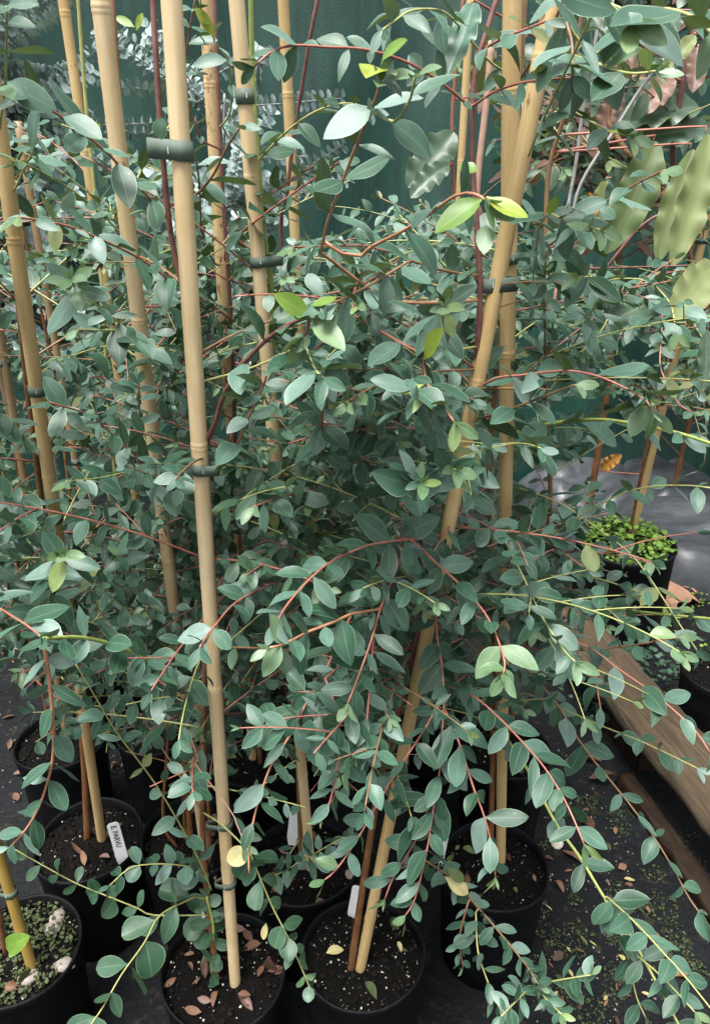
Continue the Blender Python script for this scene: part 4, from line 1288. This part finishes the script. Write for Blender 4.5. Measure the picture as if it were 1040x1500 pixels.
# ------------------------------------------------------------------ which leaves show: splat all of them into a coarse depth buffer
ALL = [lf for pl in PLANTS.values() for br in pl.branches for lf in br.leaves]
SAMPLES = np.array([(0.15, 0, 0), (0.3, .5, 0), (0.3, -.5, 0), (0.5, .7, 0), (0.5, -.7, 0), (0.5, 0, 0), (0.7, .5, 0), (0.7, -.5, 0), (0.85, 0, 0), (0.4, .3, 0), (0.6, -.3, 0)])
mat_all = np.array([np.array(lf.matrix(Vector((0, 0, 0)))) for lf in ALL])
wid = np.array([{'ovate': .27, 'ellip': .22, 'lance': .15, 'round': .42, 'obov': .27, 'curl': .2}[lf.shape] for lf in ALL])
sl = np.repeat(SAMPLES[None], len(ALL), 0)
sl[:, :, 1] *= wid[:, None]
pw = np.einsum('nij,nkj->nki', mat_all[:, :3, :3], sl) + mat_all[:, None, :3, 3]
dz = pw[..., 2] - CAM_H
dep = pw[..., 1] * CP - dz * SP
pxx = IW / 2 + FPX * pw[..., 0] / dep
pyy = IH / 2 - FPX * (pw[..., 1] * SP + dz * CP) / dep
CELL = 5
gw, gh = int(IW / CELL) + 1, int(IH / CELL) + 1
inside = (pxx >= 0) & (pxx < IW) & (pyy >= 0) & (pyy < IH) & (dep > 0.1)
ci = np.where(inside, (pyy / CELL).astype(int) * gw + (pxx / CELL).astype(int), 0)
zb = np.full(gw * gh, 1e9)
np.minimum.at(zb, ci[inside], dep[inside])
seen = inside & (dep <= zb[ci] + 0.006)
lens = np.array([lf.len for lf in ALL])
area = lens ** 2 * wid / (dep[:, 5] ** 2)
vis = seen.sum(1) * area
for lf, v in zip(ALL, vis): lf.vis = float(v)

# ------------------------------------------------------------------ write the plants as objects
ROOTS = {}
n_obj = 0
for key, pl in PLANTS.items():
    root = empty(pl.name, pl.base)
    tag(root, pl.label, pl.cat, pl.group)
    off = pl.base
    n = len(pl.trunk)
    rads = [pl.r0 + (pl.r1 - pl.r0) * i / n + 0.0005 * mnoise.noise(Vector((i * .4, 1, 1))) for i in range(n)]
    cut = max(3, int(n * 0.42)) if pl.name == 'eucalyptus_sapling' else n
    v, f = tube_data([q - off for q in pl.trunk[:cut]], rads[:cut], 9)
    link('trunk', mesh_from('trunk', v, f), root, 'bark' if cut < n else pl.tmat)
    if cut < n:
        v, f = tube_data([q - off for q in pl.trunk[cut - 1:]], [q * 0.985 for q in rads[cut - 1:]], 9)
        link('stem', mesh_from('stem', v, f), root, pl.tmat)
    leaves = sorted((lf for br in pl.branches for lf in br.leaves), key=lambda q: -q.vis)
    chosen = set(id(lf) for lf in leaves[:300] if lf.vis > 0)
    rest = []
    for br in pl.branches:
        last = br.keep
        for lf in br.leaves:
            last = max(last, min(range(len(br.pts)), key=lambda i: (br.pts[i] - lf.pos).length_squared))
        if last < 2: continue
        br.pts = br.pts[:last + 2]
        m = len(br.pts)
        rr_ = [max(0.0006, br.r0 + (br.r1 - br.r0) * i / m) for i in range(m)]
        v, f = tube_data([q - off for q in br.pts], rr_, 6)
        bo = link('branch', mesh_from('branch', v, f), root, br.mat)
        for lf in br.leaves:
            if id(lf) in chosen:
                o = bpy.data.objects.new('leaf', leaf_mesh(lf.shape, lf.var, lf.mat))
                COL.objects.link(o)
                o.parent = bo
                o.matrix_basis = lf.matrix(off)
                n_obj += 1
            else: rest.append(lf)
    if rest:
        o = bpy.data.objects.new('foliage', joined_leaves('foliage', rest, off))
        COL.objects.link(o)
        o.parent = root
        o['kind'] = 'stuff'
    ROOTS[key] = root
# ---- large wavy leaves and bare stems
def nearest_owner(p, drop):
    return min(('P', 'K', 'R', 'M'), key=lambda k: (PLANTS[k].near_trunk(p, drop) - p).length)
for _once in (0,):
    if BIG:
        for k, (x0, y0, x1, y1, Y0, Y1, wr, mt) in enumerate(BIG):
            a, b = P(x0, y0, Y0), P(x1, y1, Y1)
            own = nearest_owner(a, 0.1)
            pl, root = PLANTS[own], ROOTS[own]
            off = pl.base
            q = pl.near_trunk(a, 0.1)
            mid = q.lerp(a, .5)
            tw = catmull([q, mid, a, a + (b - a) * 0.05], .03)
            v, f = tube_data([t - off for t in tw], [.0022 - .0010 * i / len(tw) for i in range(len(tw))], 6)
            bo = link('branch', mesh_from('branch', v, f), root, rng.choice(('red', 'dkr', 'red')))
            ln = (b - a).length
            v, uv, f = wavy_leaf(ln, wr, k * 3 + 1)
            me = mesh_from('leaf', v, f)
            finish_uv(me, uv)
            me.materials.append(MATS[mt])
            o = bpy.data.objects.new('leaf', me)
            COL.objects.link(o)
            o.parent = bo
            lf = Leaf(a, b - a, Vector((rng.uniform(-.3, .3), -.8, .6)), 1.0, 'ovate', mt)
            o.matrix_basis = lf.matrix(off)
        for pxs, Y, rr0, mt in (([(993, 67), (945, 120), (900, 190), (851, 268), (835, 330)], 1.35, .0030, 'pale'), ([(885, 0), (872, 60), (855, 150), (843, 240), (832, 300)], 1.4, .0032, 'pale'),
                                ([(985, 20), (950, 75), (930, 55), (900, 110), (890, 180)], 1.55, .005, 'brn'), ([(720, 60), (712, 150), (700, 260), (692, 400)], 1.45, .006, 'pnk'),
                                ([(900, 300), (850, 350), (815, 420)], 1.5, .005, 'dkr'), ([(1000, 300), (940, 330), (880, 400), (830, 440)], 1.4, .003, 'dkr')):
            pts = catmull([P(a, b, Y) for a, b in pxs], .02)
            e = pts[-1] if pts[-1].z < pts[0].z else pts[0]
            own = nearest_owner(e, 0.2)
            pl, root = PLANTS[own], ROOTS[own]
            off = pl.base
            q = pl.near_trunk(e, 0.2)
            pts = (pts + catmull([e, e.lerp(q, .5) - UP * .05, q], .03)[1:])
            v, f = tube_data([t - off for t in pts], [rr0] * len(pts), 7)
            link('branch', mesh_from('branch', v, f), root, mt)
print('leaf objects', n_obj, 'of', len(ALL))

# ------------------------------------------------------------------ plant labels
def text_mesh(txt, size):
    cu = bpy.data.curves.new('text', 'FONT')
    cu.body = txt
    cu.size = size
    cu.extrude = 0.0001
    cu.shear = 0.15
    cu.offset = size * 0.022
    ob = bpy.data.objects.new('text', cu)
    COL.objects.link(ob)
    dg = bpy.context.evaluated_depsgraph_get()
    me = bpy.data.meshes.new_from_object(ob.evaluated_get(dg))
    bpy.data.objects.remove(ob)
    return me
def plant_label(top, bot, Y, w, label, text=None, turn=0.0):
    a, b = P(top[0], top[1], Y), P(bot[0], bot[1], Y)
    ax = (a - b)
    L = ax.length + 0.03
    ax.normalize()
    nrm = Vector((math.sin(turn), -1, 0.35))
    nrm = (nrm - ax * nrm.dot(ax)).normalized()
    X = ax.cross(nrm)
    bm = bmesh.new()
    outline = [(-w * .3, 0), (-w / 2, L * .25), (-w / 2, L - w * .22), (-w * .3, L), (w * .3, L), (w / 2, L - w * .22), (w / 2, L * .25), (w * .3, 0)]
    vs = [bm.verts.new((x, y, 0)) for x, y in outline]
    f = bm.faces.new(vs)
    ex = bmesh.ops.extrude_face_region(bm, geom=[f])
    for v in ex['geom']:
        if isinstance(v, bmesh.types.BMVert): v.co.z += 0.0008
    bmesh.ops.recalc_face_normals(bm, faces=bm.faces[:])
    root = empty('plant_label', b - ax * 0.03)
    root.matrix_world = Matrix(((X.x, ax.x, nrm.x, 0), (X.y, ax.y, nrm.y, 0), (X.z, ax.z, nrm.z, 0), (0, 0, 0, 1)))
    root.location = b - ax * 0.03
    tag(root, label, 'plant label', 'white plant labels stuck in the pots')
    bm_obj('tag_blade', bm, root, 'label_plastic')
    if text:
        me = text_mesh(text, w * 0.62)
        o = link('handwriting', me, root, 'ink')
        o.matrix_basis = Matrix.Translation((-w * .20, L - w * .30, 0.0010)) @ Matrix.Rotation(-math.pi / 2, 4, 'Z')
plant_label((165, 1205), (180, 1258), 1.10, .023, 'white plant label with black handwritten letters', 'E. PARVU', turn=.3)
plant_label((433, 1188), (429, 1222), 1.13, .022, 'small blank white label beside the slim low cane and red leaf')
plant_label((526, 1298), (519, 1335), .98, .024, 'white label standing right behind the leaning cane foot', turn=-.2)
plant_label((653, 1228), (646, 1262), 1.09, .014, 'narrow white label edge beside the leaning cane', turn=1.0)
plant_label((287, 1318), (296, 1338), 1.02, .014, 'narrow white label half hidden beside the tallest cane', turn=-.6)

# ------------------------------------------------------------------ fallen leaves, stones, shards, moss
def fallen(px, py, z, ln, shape, mat, label, grp, up=None):
    p = PZ(px, py, z)
    a = rng.uniform(0, 6.283)
    d = Vector((math.cos(a), math.sin(a), rng.uniform(-.05, .12)))
    lf = Leaf(p, d, Vector((rng.gauss(0, .25), rng.gauss(0, .25), 1)), ln, shape, mat)
    o = bpy.data.objects.new('fallen_leaf', leaf_mesh(shape, lf.var, mat))
    COL.objects.link(o)
    o.matrix_basis = lf.matrix(Vector((0, 0, 0)))
    word = {'brown': 'brown', 'pink': 'pinkish', 'straw': 'straw-yellow', 'moss': 'dull green', 'olive': 'olive', 'orange': 'orange'}[mat]
    tag(o, ('large ' if ln > .04 else 'tiny ' if ln < .02 else '') + ('curled ' if shape == 'curl' else 'flat ') + word + ' ' + label, 'dead leaf', grp)
def scatter_pot(key, n, mats, label):
    x, y, z = POTS[key]
    for _ in range(n):
        a, q = rng.uniform(0, 6.283), 0.095 * math.sqrt(rng.random())
        p = Vector((x + q * math.cos(a), y + q * math.sin(a), z + 0.006))
        b = rng.uniform(0, 6.283)
        lf = Leaf(p, Vector((math.cos(b), math.sin(b), rng.uniform(0, .25))), Vector((rng.gauss(0, .4), rng.gauss(0, .4), 1)), rng.uniform(.014, .034), rng.choice(('curl', 'curl', 'ellip', 'ovate')), rng.choice(mats))
        word = {'brown': 'red-brown', 'pink': 'pinkish', 'straw': 'straw-yellow', 'moss': 'dull green', 'olive': 'olive'}[lf.mat]
        o = bpy.data.objects.new('fallen_leaf', leaf_mesh(lf.shape, lf.var, lf.mat))
        COL.objects.link(o)
        o.matrix_basis = lf.matrix(Vector((0, 0, 0)))
        tag(o, ('tiny ' if lf.len < .02 else '') + ('curled ' if lf.shape == 'curl' else 'flat ') + word + ' ' + label, 'dead leaf', 'dead leaves lying on pot soil')
scatter_pot('A', 26, ('brown', 'brown', 'brown', 'pink'), 'dead leaf on the soil round the thickest pale cane')
scatter_pot('J', 5, ('brown', 'straw', 'moss'), 'dead leaf on the speckled soil of the leaning cane')
scatter_pot('I', 14, ('brown', 'pink', 'brown', 'olive'), 'dead leaf on the soil of the pot on open membrane')
scatter_pot('G', 9, ('brown', 'pink', 'brown'), 'dead leaf on the soil beside the handwritten label')
scatter_pot('D', 12, ('brown', 'brown', 'pink'), 'dead leaf on the soil beside the blank label')
scatter_pot('B', 10, ('brown', 'pink'), 'dead leaf on the soil among the thin stems')
scatter_pot('L', 8, ('pink', 'brown', 'moss'), 'dead leaf among the moss of the yellow cane pot')
for px, py, ln, mt in ((870, 1215, .06, 'brown'), (850, 1262, .05, 'brown'), (862, 1140, .07, 'brown'), (880, 1115, .06, 'brown'), (850, 1370, .025, 'olive'), (907, 1367, .028, 'orange'),
                       (825, 1395, .03, 'brown'), (950, 1250, .035, 'pink'), (905, 1272, .03, 'brown'), (965, 1375, .03, 'brown'), (812, 1290, .03, 'brown'), (990, 1430, .03, 'brown'),
                       (835, 1130, .05, 'brown'), (905, 1075, .05, 'brown'), (930, 1290, .025, 'straw'), (890, 1320, .02, 'brown')):
    fallen(px, py, ground_z(*PZ(px, py, 0).xy) + 0.008, ln, rng.choice(('curl', 'curl', 'ovate')), mt, 'dead leaf lying on the mossy membrane beside the raised plank', 'dead leaves on the membrane')
for _ in range(46):
    px, py = rng.uniform(0, 300), rng.uniform(1010, 1180)
    g = PZ(px, py, 0)
    if any(math.hypot(g.x - x, g.y - y) < .13 for x, y, _z in POTS.values()): continue
    fallen(px, py, ground_z(g.x, g.y) + 0.007, rng.uniform(.02, .04), rng.choice(('curl', 'curl', 'ovate')), rng.choice(('brown', 'brown', 'pink')), 'dead leaf lying on the membrane behind the handwritten label pot', 'dead leaves behind the pots')
for _ in range(90):
    px, py = rng.uniform(770, 1040), rng.uniform(1100, 1490)
    g = PZ(px, py, 0)
    if g.x > .66 or any(math.hypot(g.x - x, g.y - y) < .13 for x, y, _z in POTS.values()): continue
    fallen(px, py, ground_z(g.x, g.y) + 0.006, rng.uniform(.010, .022), rng.choice(('ovate', 'ellip', 'lance')), rng.choice(('brown', 'brown', 'straw', 'moss')), 'dead leaf lying on the mossy membrane beside the raised plank', 'dead leaves on the membrane')

def stone(p, s, label, mat='stone', grp='pale stones lying about', flat=.55):
    bm = bmesh.new()
    bmesh.ops.create_icosphere(bm, subdivisions=2, radius=1)
    k = rng.uniform(0, 99)
    for v in bm.verts:
        c = v.co.copy()
        v.co = Vector((c.x * 1.15, c.y * .9, c.z * flat)) * (1 + .28 * mnoise.noise(c * 1.3 + Vector((k, 0, 0)))) * s
    o = bm_obj('stone', bm, None, mat, True)
    o.location = p + Vector((0, 0, s * flat * .35))
    o.rotation_euler = (0, 0, rng.uniform(0, 6))
    tag(o, label, 'stone', grp)
def gz(px, py):
    g = PZ(px, py, 0)
    return Vector((g.x, g.y, ground_z(g.x, g.y)))
for px, py, s in ((146, 1110, .016), (138, 1081, .007), (150, 1060, .008), (172, 1062, .014), (232, 1118, .018), (218, 1128, .013), (228, 1090, .010), (196, 1128, .012), (60, 1140, .014)):
    stone(gz(px, py), s, 'pale pinkish stone on the membrane behind the label pot')
stone(gz(815, 1235), .017, 'bright white flat stone on the mossy membrane', mat='perlite', flat=.3)
stone(sp(517, 1280), .015, 'flat grey-white stone beside the leaning cane pot soil', flat=.35)
for px, py in ((95, 1415), (42, 1432), (85, 1345), (78, 1360)):
    stone(sp(px, py), .016, 'pale stone on the mossy soil by the yellow cane', flat=.5)

def shard(px, py, z, sx, sy, rz, tilt, label):
    bm = bmesh.new()
    N = 10
    top = []
    for lay in (0, 1):
        row = []
        for i in range(N):
            a = math.pi * (0.25 + 0.5 * i / (N - 1))
            rad = sx * (1.0 - .12 * lay)
            row.append([bm.verts.new((rad * math.cos(a), (-.5 + e) * sy * (1 + .15 * math.sin(i * 1.7 + e)), rad * (math.sin(a) - .7))) for e in (0, 1)])
        top.append(row)
    for i in range(N - 1):
        bm.faces.new((top[0][i][0], top[0][i + 1][0], top[0][i + 1][1], top[0][i][1]))
        bm.faces.new((top[1][i][0], top[1][i][1], top[1][i + 1][1], top[1][i + 1][0]))
        for e in (0, 1):
            bm.faces.new((top[0][i][e], top[1][i][e], top[1][i + 1][e], top[0][i + 1][e]))
    for i in (0, N - 1):
        bm.faces.new((top[0][i][0], top[0][i][1], top[1][i][1], top[1][i][0]))
    bmesh.ops.recalc_face_normals(bm, faces=bm.faces[:])
    o = bm_obj('terracotta_shard', bm, None, 'terracotta', True)
    o.location = PZ(px, py, z)
    o.rotation_euler = (tilt, 0, rz)
    tag(o, label, 'shard', 'terracotta shards beside the grey sack')
shard(982, 868, .03, .11, .16, .4, .25, 'pale terracotta shard lying below the grey sack')
shard(1004, 858, .03, .07, .12, -.5, -.1, 'curved darker terracotta shard next to the pale shard')

def sack(cx, cy, sx, sy, sz, rz, tilt, seed, label, z=0.0):
    bm = bmesh.new()
    NU, NV = 44, 30
    g = []
    for i in range(NU + 1):
        row = []
        for j in range(NV + 1):
            u, v = -1 + 2 * i / NU, -1 + 2 * j / NV
            th = (1 - abs(u) ** 6) ** .5 * (1 - abs(v) ** 6) ** .5
            fold = 1 - abs(mnoise.noise(Vector((u * 1.6 + seed, v * 1.1, 7)))) * 2
            w = -.35 * max(0, fold - .6) + .10 * mnoise.noise(Vector((u * 2.2 + seed, v * 2.2, 0))) + .03 * abs(mnoise.noise(Vector((u * 6, v * 2 + seed, 3)))) + .012 * mnoise.noise(Vector((u * 11, v * 9, seed)))
            row.append((u * sx, v * sy, sz * (th + w * (0.3 + th))))
        g.append(row)
    top = [[bm.verts.new(c) for c in row] for row in g]
    bot = [[bm.verts.new((c[0], c[1], -0.02)) for c in row] for row in g]
    for i in range(NU):
        for j in range(NV):
            bm.faces.new((top[i][j], top[i + 1][j], top[i + 1][j + 1], top[i][j + 1]))
            bm.faces.new((bot[i][j], bot[i][j + 1], bot[i + 1][j + 1], bot[i + 1][j]))
    for i in range(NU):
        bm.faces.new((top[i][0], bot[i][0], bot[i + 1][0], top[i + 1][0]))
        bm.faces.new((top[i][NV], top[i + 1][NV], bot[i + 1][NV], bot[i][NV]))
    for j in range(NV):
        bm.faces.new((top[0][j], top[0][j + 1], bot[0][j + 1], bot[0][j]))
        bm.faces.new((top[NU][j], bot[NU][j], bot[NU][j + 1], top[NU][j + 1]))
    bmesh.ops.recalc_face_normals(bm, faces=bm.faces[:])
    o = bm_obj('plastic_sack', bm, None, 'sack', True)
    o.location = (cx, cy, z)
    o.rotation_euler = (tilt, 0, rz)
    tag(o, label, 'sack', 'grey plastic sacks by the weedy pot')
s1 = PZ(1062, 770, 0.2)
sack(s1.x, s1.y + .05, .42, .34, .20, -.15, .10, 2, 'grey plastic sack lying beside the weedy pot')
sack(s1.x - .20, s1.y + .62, .48, .30, .22, .35, .05, 9, 'second grey sack lying behind the first one', z=.0)

# little weeds and moss: clumps of tiny leaves nobody could count
def clump(name, centre, rad, n, size, mat, label, cat, h=.05, parent_off=None, zfun=None, shape='round'):
    ls = []
    c = Vector(centre)
    for _ in range(n):
        a, q = rng.uniform(0, 6.283), rad * math.sqrt(rng.random())
        x, y = c.x + q * math.cos(a), c.y + q * math.sin(a)
        if zfun and mnoise.noise(Vector((x * 14, y * 14, 2))) < 0.08: continue
        z0 = zfun(x, y) if zfun else c.z
        z = z0 + h * rng.random() ** 1.5 * (1 - .6 * (q / rad) ** 2)
        az = rng.uniform(0, 6.283)
        ls.append(Leaf(Vector((x, y, z)), Vector((math.cos(az), math.sin(az), rng.uniform(-.1, .7))), Vector((rng.gauss(0, .4), rng.gauss(0, .4), 1)), size * rng.uniform(.6, 1.3), rng.choice((shape, 'ovate')), mat))
    o = bpy.data.objects.new(name, joined_leaves(name, ls, c))
    COL.objects.link(o)
    o.location = c
    o['kind'] = 'stuff'
    tag(o, label, cat)
mx_, my_, mz_ = POTS['M']
clump('pot_weeds', (mx_, my_, mz_), .155, 620, .020, 'weed', 'bright green small-leaved weeds covering the large pot soil', 'weeds', h=.09)
lx, ly, lz = POTS['L']
clump('pot_moss', (lx - .005, ly + .01, lz), .10, 900, .007, 'moss', 'dull green moss and seedlings round the yellow cane', 'moss', h=.022)
gq = gz(930, 1320)
clump('ground_moss', (gq.x - .04, gq.y, 0.0), .32, 9000, .005, 'moss', 'patchy moss growing on the membrane beside the raised plank', 'moss', h=.012, zfun=ground_z)
gq = gz(240, 1100)
clump('low_weeds', (gq.x, gq.y, 0), .22, 2500, .005, 'moss', 'low moss and weeds between the back pots', 'moss', h=.02, zfun=ground_z)
gq = gz(1020, 905)
clump('path_weeds', (gq.x, gq.y, 0), .28, 900, .013, 'weed', 'small green weeds growing behind the terracotta shards', 'weeds', h=.06, zfun=ground_z)
gq = PZ(800, 720, .2)
clump('back_weeds', (gq.x, 1.95, 0.0), .26, 1300, .018, 'green', 'leafy green weeds standing behind the upright cane', 'weeds', h=.20, zfun=ground_z)
# grit on the membrane
def grit():
    vs, fs = [], []
    rr = random.Random(3)
    for _ in range(900):
        px, py = (rr.uniform(740, 1040), rr.uniform(1080, 1500)) if rr.random() < .6 else (rr.uniform(0, 330), rr.uniform(1000, 1200))
        g = PZ(px, py, 0)
        if g.x > .68: continue
        add_bit(vs, fs, Vector((g.x, g.y, ground_z(g.x, g.y) + .001)), rr.choice((.001, .0012, .002, .003)), rr)
    o = link('grit', mesh_from('grit', vs, fs, False), None, 'stone')
    o['kind'] = 'stuff'
    tag(o, 'fine pale grit sprinkled over the black membrane', 'grit')
grit()
